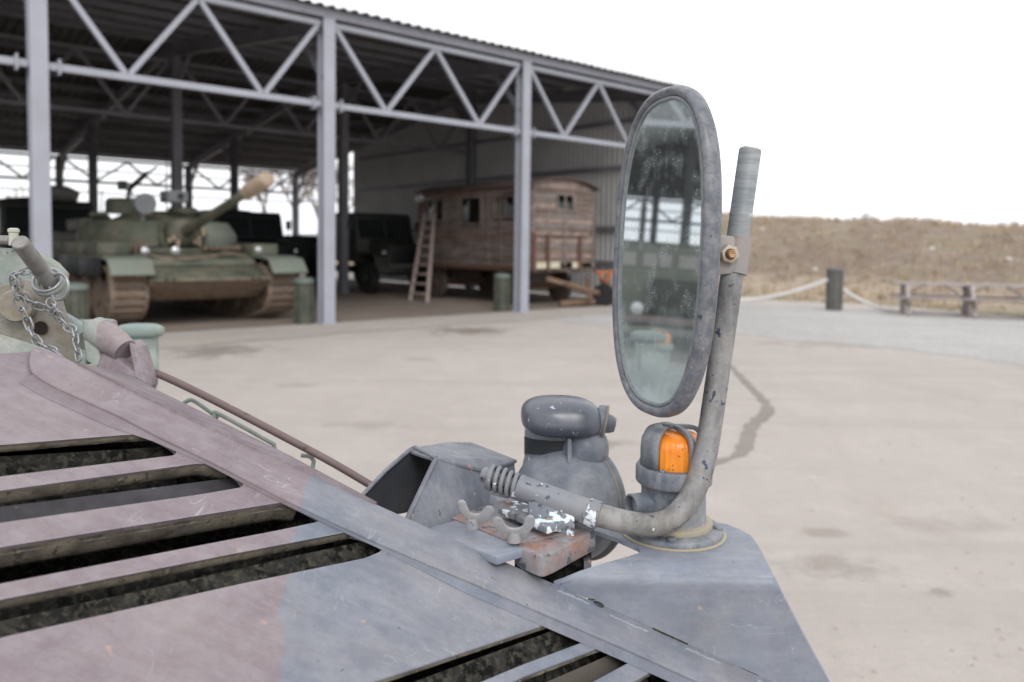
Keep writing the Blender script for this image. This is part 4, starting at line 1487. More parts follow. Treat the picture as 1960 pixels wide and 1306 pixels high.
blade((760, 1420), (1225, 1220), .04, .010, .04, paint('tan_inner_blade', (.10, .085, .07), .85, .3, 20, dirt=(.03, .03, .03), dirt_amt=.7, dirt_scale=20, bump=.3))
# dark engine bay under the deck, and the hull sides below it
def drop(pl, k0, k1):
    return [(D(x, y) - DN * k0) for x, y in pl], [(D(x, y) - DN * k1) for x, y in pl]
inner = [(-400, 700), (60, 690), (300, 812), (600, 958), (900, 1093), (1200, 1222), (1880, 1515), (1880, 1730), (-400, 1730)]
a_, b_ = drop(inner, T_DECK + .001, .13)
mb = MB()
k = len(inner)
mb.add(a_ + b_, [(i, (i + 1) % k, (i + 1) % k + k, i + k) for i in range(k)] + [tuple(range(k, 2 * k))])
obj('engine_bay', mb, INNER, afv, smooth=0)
mb = MB()
lo = [Vector((p.x, p.y, .45)) for p in b_]
mb.add([p - DN * .002 for p in b_] + lo, [(i, (i + 1) % k, (i + 1) % k + k, i + k) for i in range(k)] + [tuple(range(k)), tuple(range(k, 2 * k))])
obj('hull', mb, CAMO, afv, smooth=0)

# ridge strip: a thick raised flat bar along the deck edge
up_e = [(62, 659), (104, 673), (156, 700), (276, 759), (400, 818), (540, 880), (700, 955), (867, 1030), (1067, 1119), (1140, 1153), (1250, 1202), (1330, 1239), (1450, 1291), (1900, 1486)]
lo_e = [(55, 690), (62, 714), (108, 740), (230, 795), (299, 832), (400, 880), (541, 953), (640, 1000), (733, 1042), (900, 1112), (1118, 1206), (1212, 1247), (1333, 1302), (1480, 1368), (1880, 1545)]
HS = .006
poly = [D2(x, y, HS) for x, y in up_e] + [D2(x, y, HS) for x, y in reversed(lo_e)]
poly = fillet([p + (.012,) if i in (0, len(poly) - 1, len(poly) - 2) else p for i, p in enumerate(poly)], .004, 4)
me = filled([poly], DO, DE1, DE2, DN, .001, HS, .0022)
strip = obj('ridge_strip', me, CAMO, afv, smooth=50)
# fillet beneath the strip on the near side
mb = MB()
run = [(x, y) for x, y in lo_e[1:]]
rings = []
for i, (x, y) in enumerate(run):
    p = D(x, y, HS)
    q = p - DN * (HS - .0002)
    d = (D(*run[min(i + 1, len(run) - 1)]) - D(*run[max(i - 1, 0)])).normalized()
    n = DN.cross(d).normalized()
    if n.dot(UP) > 0:
        n = -n
    w = .012 * min(1, max(0, (x - 735) / 80)) if x > 700 else .015 * min(1, max(0, (315 - x) / 60))
    w = max(w, .0008)
    rings.append([p - DN * .0025 - n * .002, p - DN * .0032 + n * .0003, q + n * w * .5 + DN * .0010, q + n * w + DN * .0001, q - n * .004, q - n * .004 + DN * .002])
mb.loft(rings)
obj('weld_fillet', mb, CAMOS, strip, smooth=80)
# upper-left corner pieces: dusty ledge beyond the deck
DUSTG = paint('dusty_green_paint', (.21, .255, .235), .6, .14, 9, mottle=(.4, 50), scratch=[((9, 70, 50), (.5, .3, .9))], dirt=(.36, .28, .19), dirt_amt=.55, dirt_scale=8, edge=((.45, .42, .3), .0015, .6), bump=.15, bscale=120, chips=[((.10, .11, .10), .72, 50)])
TAN = paint('dusty_brown_lug_paint', (.27, .235, .18), .8, .22, 12, mottle=(.4, 50), scratch=[((9, 70, 50), (.5, .3, .9))], dirt=(.17, .19, .175), dirt_amt=.8, dirt_scale=18, edge=((.45, .42, .36), .0015, .6), bump=.3, bscale=90, bd=.001, chips=[((.42, .36, .26), .66, 40)])
mb = MB()
mb.prism([D(-420, 600, .004), D(0, 637, .004), D(60, 656, .004), D(95, 668, .004), D(130, 690, .004), D(60, 690, -.004), D(-420, 700, -.004)], -DN * .02)
obj('dusty_ledge', mb, DUSTG, afv, bevel=.003)
# outer hull shoulder falling away behind the strip
mb = MB()
sh0 = [(150, 694), (276, 757), (400, 816), (540, 878), (690, 948), (720, 962)]
sh1 = [(262, 722), (300, 746), (410, 800), (545, 867), (690, 944), (722, 961)]
r0_ = [D(x, y, .008) for x, y in sh0]
r1_ = []
for (x, y), z in zip(sh1, (.94, .92, .90, .88, .845, .84)):
    r1_.append(C(x, y, z))
r2_ = [p - UP * .16 + RT * .01 for p in r1_]
mb.loft([list(t) for t in zip(r0_, r1_, r2_)], cap=False, closed=False)
PINKP = paint('pink_brown_paint', sc(PINK, .9), .6, .12, 7, mottle=(.3, 30), dirt=(.2, .16, .15), dirt_amt=.4, dirt_scale=9, edge=((.42, .38, .38), .0015, .4), bump=.12, bscale=130)
o_ = obj('hull_shoulder', mb, PINKP, afv, smooth=50)
sm = o_.modifiers.new('thick', 'SOLIDIFY'); sm.thickness = .004

# ---- fender plate carrying the lamp
pl = C(1285, 1020, .92)
P2 = (pl, ZZ)
W1, W2, Fp = D(1090, 1128, .0045), D(1450, 1291, .0045), None
zf = zdepth(1330, 1088, *P2)
Fp = C(1330, 1088, zf)
n1 = (W2 - W1).cross(Fp - W1).normalized()
if n1.z < 0:
    n1 = -n1
def fender(x, y):
    z1, z2 = zdepth(x, y, W1, n1), zdepth(x, y, *P2)
    k = .045
    h = max(0, min(1, .5 + .5 * (z1 - z2) / k))
    z = z2 * (1 - h) + z1 * h + k * h * (1 - h) * .6
    return C(x, y, z)
fpoly = [(1060, 1112), (1078, 1106), (1110, 1093), (1150, 1080), (1200, 1066), (1222, 1059), (1226, 1055), (1221, 1048), (1180, 1030), (1140, 1016), (1115, 1003), (1150, 985), (1300, 985), (1392, 1004), (1418, 1014), (1436, 1024), (1450, 1042), (1470, 1080), (1500, 1138),
         (1540, 1215), (1575, 1278), (1592, 1312), (1680, 1470), (1580, 1420), (1470, 1312), (1452, 1295), (1447, 1284), (1400, 1264), (1390, 1258), (1388, 1262), (1391, 1269), (1370, 1262),
         (1330, 1241), (1317, 1228), (1312, 1226), (1255, 1204), (1249, 1200), (1250, 1206), (1245, 1205), (1200, 1182), (1176, 1168), (1160, 1170), (1140, 1157), (1135, 1145), (1142, 1138), (1120, 1135), (1095, 1125)]
mb = sheet(fpoly, fender, .005, 11, (n1 + ZZ).normalized())
fend = obj('fender_plate', mb, GREYP, afv, bevel=0, smooth=40)
# weld beads between fender and strip
def bead(p, q, seed, r=.0017):
    rn = random.Random(seed)
    mb = MB()
    n = 26
    pts = [D(p[0] + (q[0] - p[0]) * t, p[1] + (q[1] - p[1]) * t, .0125) for t in np.linspace(0, 1, n)]
    pts = [p_ - DN * .0072 for p_ in pts]
    pts = [p_ + DN * rn.uniform(-.0005, .0008) + DE2 * rn.uniform(-.0006, .0006) for p_ in pts]
    mb.tube(pts, [r * rn.uniform(.75, 1.15) if 0 < i < n - 1 else r * .4 for i in range(n)], 8)
    obj('weld_bead', mb, GREYP, afv, smooth=80)
bead((1170, 1167), (1248, 1202), 1)
bead((1316, 1231), (1388, 1263), 2)
bead((1452, 1292), (1560, 1340), 3)
bead((1070, 1120), (1135, 1148), 4, .0022)
mb = MB()
mb.prism([D(1128, 1128, .0035), D(1640, 1356, .0035), D(1640, 1400, .0035), D(1128, 1170, .0035)], -DN * .003)
obj('gap_filler', mb, GREYP, afv, smooth=0)
for (xa, ya), (xb, yb) in (((1252, 1203), (1314, 1231)), ((1391, 1262), (1450, 1290))):
    mb = MB()
    a, b = D(xa, ya, .0062), D(xb, yb, .0062)
    d = (b - a).normalized()
    n = DN.cross(d)
    out = []
    for t in np.linspace(0, math.pi, 7): out.append(b + d * .0016 * math.sin(t) + n * .0024 * math.cos(t))
    for t in np.linspace(0, math.pi, 7): out.append(a - d * .0016 * math.sin(t) - n * .0024 * math.cos(t))
    mb.prism(out, -DN * .002)
    obj('weld_gap', mb, INNER, afv, smooth=0)
FOIL = paint('bare_metal_flake', (.75, .75, .8), .3, .1, 40, bump=.8, bscale=160, bd=.002, metal=.7)
mb = MB()
rn = random.Random(9)
for i in range(5):
    c0 = fender(1153 + i * 5, 1146 + i * 4) + n1 * .003
    mb.prism([c0 + Vector((rn.uniform(-1, 1), rn.uniform(-1, 1), rn.uniform(-.6, 1))) * .0028 for _ in range(3)], n1 * .0006)
obj('torn_foil', mb, FOIL, afv, smooth=0, kind='stuff')
mb = MB(); mb.ball(D(1146, 1157, .006), (DE1 * .006, DE2 * .004, DN * .002), 1, 12, 6)
obj('hole', mb, BLACKG, afv)

# ---- horizontal shelf between strip and fender
ps_ = D(951, 1066, .02)
SH = (ps_, ZZ)
def shelf(x, y, dz=0):
    p0 = ps_ + ZZ * dz
    return C(x, y, zdepth(x, y, p0, ZZ))
mb = MB()
mb.prism([shelf(*p) for p in [(815, 1012), (868, 996), (960, 985), (1060, 1010), (1085, 1046), (1010, 1049), (951, 1066), (900, 1048)]], -ZZ * .009)
obj('shelf_plate', mb, GREYP, afv, bevel=.0015)
mb = MB()
mb.prism([C(985, 1040, .885), C(1132, 1030, .885), C(1132, 1098, .885), C(1066, 1122, .885), C(985, 1090, .885)], FW * .02)
obj('under_bracket', mb, INNER, afv, bevel=.001)
mb = MB()
mb.prism([C(1118, 1075, .872), C(1131, 1072, .872), C(1131, 1098, .872), C(1118, 1104, .872)], FW * .012)
obj('bracket_leg', mb, GREYD, afv)

# ---- folded lamp guard
GI = BLACKG
def poly3(pts, off, name, mat, parent, bevel=.0012, smooth=35, **kw):
    mb = MB()
    mb.prism([C(*p) for p in pts], off)
    return obj(name, mb, mat, parent, bevel=bevel, smooth=smooth, **kw)
guard = vth('lamp_guard', 'grey folded steel guard with dark hollow front beside the blackout headlamp', 'bracket', C(835, 960, .95))
GA, GB = C(783, 866, .97), C(833, 880, .93)          # front edge of the top
GC, GD_ = C(984, 878, 1.09), C(905, 849, 1.13)
lf, rf = C(692, 953, .93), C(778, 1000, .90)
poly = lambda *a: [C(*p) for p in a]
mb = MB(); mb.prism(poly((783, 862, .970), (795, 855, .985), (856, 846, 1.06), (900, 846, 1.12), (932, 858, 1.12), (960, 871, 1.10), (990, 880, 1.07), (930, 900, 1.0), (835, 877, .93), (826, 876, .932)), -UP * .0045)
obj('top_plate', mb, GREYD, guard, bevel=.0015)
mb = MB(); mb.prism(poly((835, 877, .93), (985, 879, 1.075), (990, 940, 1.05), (960, 975, 1.0), (905, 1000, .95), (870, 1040, .90), (790, 1030, .87), (776, 1000, .88)), -RT * .004 + FW * .002)
obj('side_plate', mb, GREYD, guard, bevel=.0015)
mb = MB(); mb.prism(poly((787, 859, .972), (900, 850, 1.12), (880, 960, 1.08), (752, 985, .93), (690, 953, .925)), -RT * .004 - UP * .002)
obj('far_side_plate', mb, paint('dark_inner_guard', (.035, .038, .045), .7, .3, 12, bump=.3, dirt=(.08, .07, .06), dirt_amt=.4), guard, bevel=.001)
mb = MB(); mb.tube(poly((689, 953, .922), (736, 903, .945), (783, 862, .968), (795, 856, .975), (834, 877, .928)), .0026, 8)
obj('flange_edge', mb, GREYD, guard)
mb = MB(); mb.tube(poly((835, 878, .927), (806, 940, .905), (777, 1000, .878)), .0024, 8)
obj('flange_edge', mb, GREYD, guard)
mb = MB(); mb.tube(poly((760, 968, .99), (800, 950, 1.0), (700, 985, .98)), .003, 6)
obj('inner_rod', mb, RUST, guard)
mb = MB(); mb.prism(poly((880, 990, .99), (935, 945, 1.0), (975, 955, 1.0), (960, 990, .97), (900, 1000, .95)), -UP * .01)
obj('support_web', mb, GREYD, guard, bevel=.001)

# ---- blackout headlamp
HZ = 1.05
def px2m(px, z):
    return px / F * z
hc = C(1095, 958, HZ)
fdir = (SU - ZZ * .05).normalized()             # the lamp looks forwards along the hull, away to the right
fx = fdir.cross(ZZ).normalized()
fy = fx.cross(fdir)
LAMPB = paint('grey_blue_lamp_body', (.118, .138, .172), .45, .1, 8, scratch=[((30, 30, 6), (.2, .9, .4))], mottle=(.3, 30), dirt=(.24, .23, .22), dirt_amt=.45, dirt_scale=12, streak=(.12, (20, 60, 60), (.2, .4, 0)), bump=.06, bscale=140, chips=[((.46, .47, .45), .69, 100), ((.36, .30, .20), .70, 34)])
lamp = vth('blackout_headlamp', 'grey blue bulbous headlamp with hooded cap behind the mirror hinge', 'headlamp', hc)
R = px2m(111, HZ)
mb = MB()
prof = []
for a in np.linspace(-90, 8, 22):
    prof.append((R * math.cos(math.radians(a)), R * math.sin(math.radians(a)) * .95))
prof += [(R * .995, R * .22), (R * 1.03, R * .25), (R * 1.045, R * .29), (R * 1.03, R * .34), (R * .98, R * .37), (R * .9, R * .38)]
mb.lathe(hc - fdir * R * .1, fdir, prof, 56, False)
body = obj('lamp_body', mb, LAMPB, lamp, smooth=60)
mb = MB(); mb.lathe(hc - fdir * R * .1, fdir, [(R * .92, R * .34), (R * .6, R * .46), (.001, R * .52)], 40, False)
obj('lamp_glass', mb, LAMPG, body, smooth=60)
mb = MB(); mb.lathe(hc - fdir * R * .1, fdir, [(R * 1.0, R * .20), (R * 1.008, R * .205), (R * 1.008, R * .222), (R * 1.0, R * .225)], 56, False)
obj('seam_ring', mb, paint('ochre_dust', (.34, .30, .22), .9, .2, 30, bump=.2), body)
# neck
nc = C(1076, 862, HZ + .012)
mb = MB()
rings = []
for t, rx, ry, dy in ((0, .076, .050, -.062), (.2, .064, .045, -.045), (.4, .0545, .042, -.026), (.6, .0505, .040, -.008), (1, .0500, .040, .028)):
    rings.append([nc + RT * rx * math.cos(a) + FW * ry * math.sin(a) + UP * dy for a in np.linspace(0, 2 * math.pi, 32, endpoint=False)])
mb.loft(rings)
obj('neck', mb, LAMPB, lamp, smooth=60)
mb = MB()
ncv = lambda a, dy: nc + RT * .0512 * math.cos(a) + FW * .0412 * math.sin(a) + UP * dy
aa = np.linspace(math.radians(188), math.radians(283), 14)
mb.add([ncv(a, .020) for a in aa] + [ncv(a, -.003 + .004 * math.sin((a - aa[0]) * 1.9)) - FW * .0006 for a in aa], [(i, i + 1, i + 15, i + 14) for i in range(13)])
obj('light_slot', mb, BLACKG, lamp, smooth=0)
mb = MB()
mb.prism([C(*p) for p in [(1086, 838, 1.004), (1094, 842, 1.002), (1095, 868, 1.000), (1093, 888, .998), (1089, 892, .997), (1086, 884, .998)]], FW * .004)
obj('fin', mb, LAMPB, lamp, bevel=.001)
mb = MB()
mb.ball(C(1116, 858, 1.043), (RT * .034, FW * .040, UP * .034), 1, 28, 16)
obj('neck_web', mb, LAMPB, lamp, smooth=70)
mb = MB()
capc = C(1074, 798, HZ - .012)
ca, cb, cc = RT * px2m(77, 1.038) - UP * .001, FW * .046, UP * px2m(36, 1.038) + FW * .006
mb.ball(capc, (ca, cb, cc), .72, 56, 28)
for i_, p in enumerate(mb.v):          # one side droops, as pressed steel does
    s_ = (p - capc).dot(RT)
    mb.v[i_] = p - UP * (.0035 * max(0, s_ / .05) ** 2) + UP * .0015
CAPM = paint('glossy_dark_cap', (.062, .072, .098), .34, .12, 10, dirt=(.14, .14, .15), dirt_amt=.3, dirt_scale=14, bump=.06, bscale=120, bd=.0004, chips=[((.46, .47, .45), .665, 95)], spec=.9)
cap = obj('cap', mb, CAPM, lamp, smooth=80)
kd = (RT * .96 - UP * .2 - FW * .1).normalized()
kc = C(1150, 808, HZ - .012)
mb = MB()
mb.lathe(kc, kd, [(.021, -.006), (.0225, -.002), (.0225, .003), (.019, .006), (.013, .0075), (.0115, .014), (.009, .019), (.001, .020)], 28)
obj('end_knob', mb, LAMPB, cap, smooth=50)
mb = MB(); mb.lathe(kc, kd, [(.0215, .0035), (.0235, .0045), (.0235, .006), (.0215, .007)], 28, False)
obj('knob_ring', mb, paint('ochre_rubber', (.26, .24, .19), .8, .2, 30), cap)

# ---- indicator lamp
lb_ = C(1287, 1019, zdepth(1287, 1019, *P2))
ind = vth('indicator_lamp', 'orange indicator lamp in a grey cage on the fender behind the mirror tube', 'indicator lamp', lb_)
ORL = bpy.data.materials.new('orange_lens')
ORL.use_nodes = True
b_ = ORL.node_tree.nodes['Principled BSDF']
b_.inputs['Base Color'].default_value = (.93, .27, .02, 1)
b_.inputs['Roughness'].default_value = .28
b_.inputs['Subsurface Weight'].default_value = .35
b_.inputs['Subsurface Radius'].default_value = (.02, .008, .002)
b_.inputs['Subsurface Scale'].default_value = .5
_n = NT(ORL.node_tree)
_c = _n.mix(N_ := _n.ramp(_n.noise(30, 5), [(.35, 0.0), (.7, 1.0)]), (.90, .33, .035), (.78, .20, .015))
_c = _n.mix(_n.ramp(_n.noise(180, 3), [(.66, 0.0), (.70, 1.0)]), _c, (.25, .08, .02))
ORL.node_tree.links.new(_c, b_.inputs['Base Color'])
BASEP = paint('grey_lamp_plastic', (.105, .123, .152), .5, .1, 12, mottle=(.35, 60), scratch=[((70, 70, 12), (.1, .1, 0))], dirt=(.30, .28, .25), dirt_amt=.35, dirt_scale=16, edge=((.36, .37, .38), .001, .4), bump=.08, bscale=160, streak=(.2, (40, 40, 6), (0, 0, 0)))
SEAL = paint('old_tan_sealant', (.45, .39, .28), .8, .2, 30, dirt=(.2, .2, .2), dirt_amt=.6, dirt_scale=30, bump=.5, bscale=120, bd=.001)
def indicator(root, o, ax, mbody, k=1.0, panel_dir=None, bars=(-45, 105, 195, 285)):
    x = (panel_dir - ax * panel_dir.dot(ax)).normalized()
    y = ax.cross(x)
    def L(prof, name, mat, par=None, n=48, cap=True):
        mb = MB(); mb.lathe(o, ax, [(r * k, h * k) for r, h in prof], n, cap)
        return obj(name, mb, mat, par or root, smooth=45)
    L([(.0, 0), (.0565, 0), (.057, .002), (.057, .006), (.0555, .008), (.048, .0095), (.0, .0095)], 'base_plate', mbody)
    L([(.0602, .0), (.0606, .0012), (.0590, .0018), (.057, .0018)], 'seal', SEAL, None, 48, False)
    L([(.034, .0095), (.0445, .0095), (.0452, .0105), (.0448, .0160), (.040, .0172)], 'gasket', SEAL)
    bd2 = L([(.0, .0172), (.0385, .0172), (.0375, .020), (.0365, .05), (.0375, .058), (.0395, .060), (.0, .060)], 'lamp_base', mbody)
    L([(.030, .060), (.0425, .060), (.0435, .062), (.0435, .077), (.042, .0795), (.030, .0795)], 'flange', mbody, bd2)
    # lens: ribbed dome
    prof = [(.0325, .0775), (.0325, .101)] + [(.0325 * math.cos(t) ** .55, .101 + .018 * math.sin(t)) for t in np.linspace(.15, math.pi / 2, 9)]
    n = 96
    mb = MB()
    rings = []
    for r, h in prof:
        rings.append([o + ax * h * k + (x * math.cos(t) + y * math.sin(t)) * max(r, 1e-5) * k * (1 + (.022 if j % 3 == 0 else 0)) for j, t in enumerate([2 * math.pi * j / n for j in range(n)])])
    mb.loft(rings)
    obj('lens', mb, ORL, root, smooth=40)
    # cage
    for q in range(4):
        a = math.radians(bars[q])
        d = x * math.cos(a) + y * math.sin(a)
        s_ = ax.cross(d)
        pts = [o + (d * r + ax * h) * k for r, h in [(.0375, .078), (.0375, .099), (.0365, .109), (.032, .117), (.024, .1212), (.012, .1230), (0, .1236)]]
        pts = smoothpath(pts, 4)
        mb = MB()
        rings = []
        for i in range(len(pts)):
            tn = (pts[min(i + 1, len(pts) - 1)] - pts[max(i - 1, 0)]).normalized()
            nn = s_.cross(tn).normalized()
            rings.append([pts[i] + s_ * a_ * .0032 * k + nn * b2 * .0026 * k for a_, b2 in ((-1, -1), (1, -1), (1, 1), (-1, 1))])
        mb.loft(rings)
        obj('cage_bar', mb, mbody, root, bevel=.0008, smooth=50)
    rings = []
    for r, h in [(.0355, .078), (.0355, .099), (.0345, .109), (.030, .117), (.023, .1208), (.014, .1222)]:
        rings.append([o + ((x * math.cos(t) + y * math.sin(t)) * r + ax * h) * k for t in np.linspace(-math.pi / 4, math.pi / 4, 12)])
    mb = MB(); mb.loft(rings, cap=False, closed=False)
    sp_ = obj('shield', mb, mbody, root, smooth=60)
    md = sp_.modifiers.new('thick', 'SOLIDIFY'); md.thickness = .003; md.offset = 1
    for q in range(4):
        a = q * math.pi / 2 + .95
        d = x * math.cos(a) + y * math.sin(a)
        mb = MB(); mb.lathe(o + d * .0385 * k + ax * .0775 * k, ax, [(.0035 * k, 0), (.0035 * k, .0035 * k), (.0025 * k, .0045 * k), (.0, .0045 * k)], 6)
        obj('screw', mb, mbody, bd2, smooth=20)
        d2 = x * math.cos(a + .3) + y * math.sin(a + .3)
        mb = MB(); mb.lathe(o + d2 * .051 * k + ax * .008 * k, ax, [(.0055 * k, 0), (.0055 * k, .003 * k), (.004 * k, .0045 * k), (.0, .0045 * k)], 14)
        obj('bolt', mb, mbody, root, smooth=30)
ldir = (-RT * .995 - FW * .10).normalized()
indicator(ind, lb_, ZZ, BASEP, 1.0, ldir)
cd = (-RT * .9 - FW * .35).normalized()
co = lb_ + ZZ * .036
mb = MB(); mb.lathe(co + cd * .030, cd, [(.0145, 0), (.0140, .010), (.0140, .026), (.0120, .026), (.0120, .016)], 28, False)
st_ = obj('cable_stub', mb, BASEP, ind, smooth=40)
mb = MB(); mb.lathe(co + cd * .030, cd, [(.0118, .017), (.0, .017)], 24, False)
obj('stub_face', mb, LAMPG, st_, smooth=0)
mb = MB(); mb.prism([lb_ + SU * .037 + ZZ * z + SV * s_ for z, s_ in ((.018, -.01), (.018, .01), (.048, .01), (.048, -.01))], SU * .0015)
obj('side_label', mb, paint('cream_plate', (.7, .67, .6), .5, .05, 10), ind)

# ================================================================== THE WING MIRROR AND ITS HINGE
MN = CV(-.946, .03, -.32).normalized()
MC = C(1258.9, 483.2, .9)
MA = UP * 1.0 + RT * .1340
MA = (MA - MN * MA.dot(MN)).normalized()
MBx = MA.cross(MN)
MH, MW, ME = .1698, .0911, 2.64
def moval(t, o=0.0, d=0.0, k=1.0):
    pw = lambda v: math.copysign(abs(v) ** (2 / ME), v)
    f = lambda t: Vector((pw(math.cos(t)) * MW, pw(math.sin(t)) * MH))
    p = f(t)
    tg = f(t + .004) - f(t - .004)
    nn = Vector((tg.y, -tg.x)).normalized()
    p = p * k + nn * o
    return MC + MBx * p.x + MA * p.y + MN * d
TS = [2 * math.pi * (i + .5) / 144 for i in range(144)]
FRAMEP = paint('worn_rubbery_frame', (.105, .115, .14), .4, .12, 12, mottle=(.4, 50), scratch=[((9, 70, 50), (.5, .3, .9))], dirt=(.25, .24, .22), dirt_amt=.45, dirt_scale=110, bump=.12, bscale=180, bd=.0006, edge=((.40, .40, .44), .0015, .4), chips=[((.30, .29, .26), .675, 150), ((.05, .055, .08), .66, 90)])
mir = thing('wing_mirror', MC, 'tall oval wing mirror in a scuffed dark frame on a bent grey tube arm', 'wing mirror')
# glass: silvered, dusty, scratched
m, nt, b = mat_base('dusty_mirror_glass')
N = NT(nt)
b.inputs['Base Color'].default_value = (.60, .645, .66, 1)
b.inputs['Metallic'].default_value = 1
b.inputs['Roughness'].default_value = .02
df = nt.nodes.new('ShaderNodeBsdfDiffuse')
df.inputs[0].default_value = (.47, .53, .53, 1)
mixs = nt.nodes.new('ShaderNodeMixShader')
va = N.dot(tuple(MA)); vb = N.dot(tuple(MBx))
nzv = N.noise(14, 5, .6)
bot = N.ramp(N.math('ADD', va, N.math('MULTIPLY', N.math('SUBTRACT', nzv, .5), .12)), [(0.0, 0.0), (1.0, 0.0)])
lowv = N.math('MULTIPLY', N.math('SUBTRACT', -.065, N.math('ADD', va, N.math('MULTIPLY', N.math('SUBTRACT', nzv, .5), .10))), 8.5, True)
hiv = N.math('MULTIPLY', N.math('SUBTRACT', N.math('ADD', va, N.math('MULTIPLY', N.math('SUBTRACT', nzv, .5), .03)), .118), 26, True)
# rim haze from superellipse distance
ea = N.math('POWER', N.math('ABSOLUTE', N.math('DIVIDE', va, MH)), 2.7)
eb = N.math('POWER', N.math('ABSOLUTE', N.math('DIVIDE', vb, MW)), 2.7)
er = N.math('MULTIPLY', N.math('SUBTRACT', N.math('ADD', N.math('ADD', ea, eb), N.math('MULTIPLY', nzv, .12)), .86), 4.0, True)
weave1 = N.math('ABSOLUTE', N.math('SINE', N.math('MULTIPLY', va, 2300)))
weave2 = N.math('ABSOLUTE', N.math('SINE', N.math('MULTIPLY', vb, 1500)))
weave = N.math('MULTIPLY', N.math('MULTIPLY', weave1, weave2), 1.0)
patch = N.ramp(N.noise(34, 4, .6), [(.50, 0.0), (.62, 1.0)])
cmb = nt.nodes.new('ShaderNodeCombineXYZ')
nt.links.new(N.math('MULTIPLY', vb, 150), cmb.inputs[0])
nt.links.new(N.math('MULTIPLY', va, 620), cmb.inputs[1])
spk1 = N.ramp(N.noise(1, 4, .7, cmb.outputs[0]), [(.60, 0.0), (.64, 1.0)])
cmb2 = nt.nodes.new('ShaderNodeCombineXYZ')
nt.links.new(N.math('ADD', N.math('MULTIPLY', vb, 700), N.math('MULTIPLY', va, 260)), cmb2.inputs[0])
nt.links.new(N.math('MULTIPLY', va, 120), cmb2.inputs[1])
spk2 = N.ramp(N.noise(1, 4, .7, cmb2.outputs[0]), [(.64, 0.0), (.68, 1.0)])
spk = N.math('MAXIMUM', spk1, spk2)
f = N.math('MULTIPLY', lowv, .86)
f = N.math('MAXIMUM', f, N.math('MULTIPLY', hiv, .45))
f = N.math('MAXIMUM', f, N.math('MULTIPLY', er, .42))
f = N.math('ADD', f, .075)
f = N.math('ADD', f, N.math('MULTIPLY', N.math('MULTIPLY', weave, patch), .30))
f = N.math('ADD', f, N.math('MULTIPLY', N.math('MULTIPLY', spk, patch), .8), True)
nt.links.new(f, mixs.inputs[0])
nt.links.new(b.outputs[0], mixs.inputs[1])
nt.links.new(df.outputs[0], mixs.inputs[2])
nt.links.new(mixs.outputs[0], [n_ for n_ in nt.nodes if n_.type == 'OUTPUT_MATERIAL'][0].inputs[0])
MGL = m
mb = MB()
ring = [moval(t, .001, 0) for t in TS]
mb.add(ring + [p - MN * .003 for p in ring], [tuple(range(144)), tuple(range(144, 288))[::-1]] + [(i, (i + 1) % 144, (i + 1) % 144 + 144, i + 144) for i in range(144)])
glass = obj('mirror_glass', mb, MGL, mir, smooth=0)
def oring(prof, name, mat, par, sm=60):
    mb = MB()
    k = len(prof)
    vs = [moval(t, o, d) for t in TS for o, d in prof]
    n = len(TS)
    mb.add(vs, [(i * k + j, i * k + (j + 1) % k, ((i + 1) % n) * k + (j + 1) % k, ((i + 1) % n) * k + j) for i in range(n) for j in range(k)])
    return obj(name, mb, mat, par, smooth=sm)
fr = oring([(.0035, .0010), (.0050, .0035), (.0085, .0052), (.0115, .0050), (.0138, .0032), (.0152, -.001), (.0152, -.006), (.0138, -.012), (.008, -.017), (0, -.018), (-.002, -.004), (.002, -.003)], 'frame', FRAMEP, mir)
oring([(-.0008, .0004), (-.0004, .0022), (.0012, .0028), (.0032, .0020), (.0036, -.001), (-.0004, -.001)], 'rubber_seal', paint('grey_green_seal', (.17, .19, .20), .5, .15, 20, dirt=(.35, .36, .33), dirt_amt=.5, dirt_scale=60, bump=.1), fr)
mb = MB()
mb.loft([[moval(t, .004, -.016) for t in TS], [moval(t, -.01, -.026, .97) for t in TS], [moval(t, -.02, -.032, .9) for t in TS], [moval(t, -.03, -.034, .7) for t in TS]])
obj('back_shell', mb, FRAMEP, mir, smooth=60)

TUBEP = paint('worn_tube_paint', (.118, .123, .13), .5, .12, 10, mottle=(.4, 45), scratch=[((60, 60, 9), (0, .2, 0))], camo=((.18, .168, .147), (0, 0, -1), .255, .08, 30, 14), dirt=(.32, .29, .25), dirt_amt=.5, dirt_scale=18, streak=(.3, (40, 40, 8), (0, 0, 0)), bump=.15, bscale=160, bd=.0006,
              chips=[((.06, .07, .115), .635, 75), ((.06, .06, .06), .67, 170), ((.60, .64, .70), .70, 60)])
DUSTY = paint('dusty_tube_paint', (.215, .20, .175), .7, .14, 12, dirt=(.13, .14, .165), dirt_amt=.8, dirt_scale=16, bump=.2, bscale=140, bd=.0006,
              chips=[((.62, .68, .74), .66, 60), ((.07, .08, .11), .65, 90)])
tp = [(1140, 985, .872), (1160, 990, .871), (1200, 1000, .869), (1240, 1005, .868), (1276, 998, .868), (1306, 974, .869), (1330, 937, .871), (1347, 885, .874), (1359, 820, .878), (1374, 717, .885), (1388, 620, .891), (1402, 522, .897)]
mb = MB()
mb.tube(smoothpath([C(*p) for p in tp], 8), .0127, 28)
tube_ = obj('tube_arm', mb, TUBEP, mir, smooth=60)
SLV = paint('brushed_sleeve_paint', (.20, .225, .245), .45, .1, 10, dirt=(.34, .33, .31), dirt_amt=.35, dirt_scale=22, streak=(.3, (14, 14, 130), (0, 0, 0)), bump=.12, bscale=120, bd=.0006, chips=[((.5, .52, .55), .72, 60)])
s0, s1 = C(1404, 510, .8975), C(1436, 287, .906)
ds = (s1 - s0).normalized()
mb = MB()
Ls = (s1 - s0).length
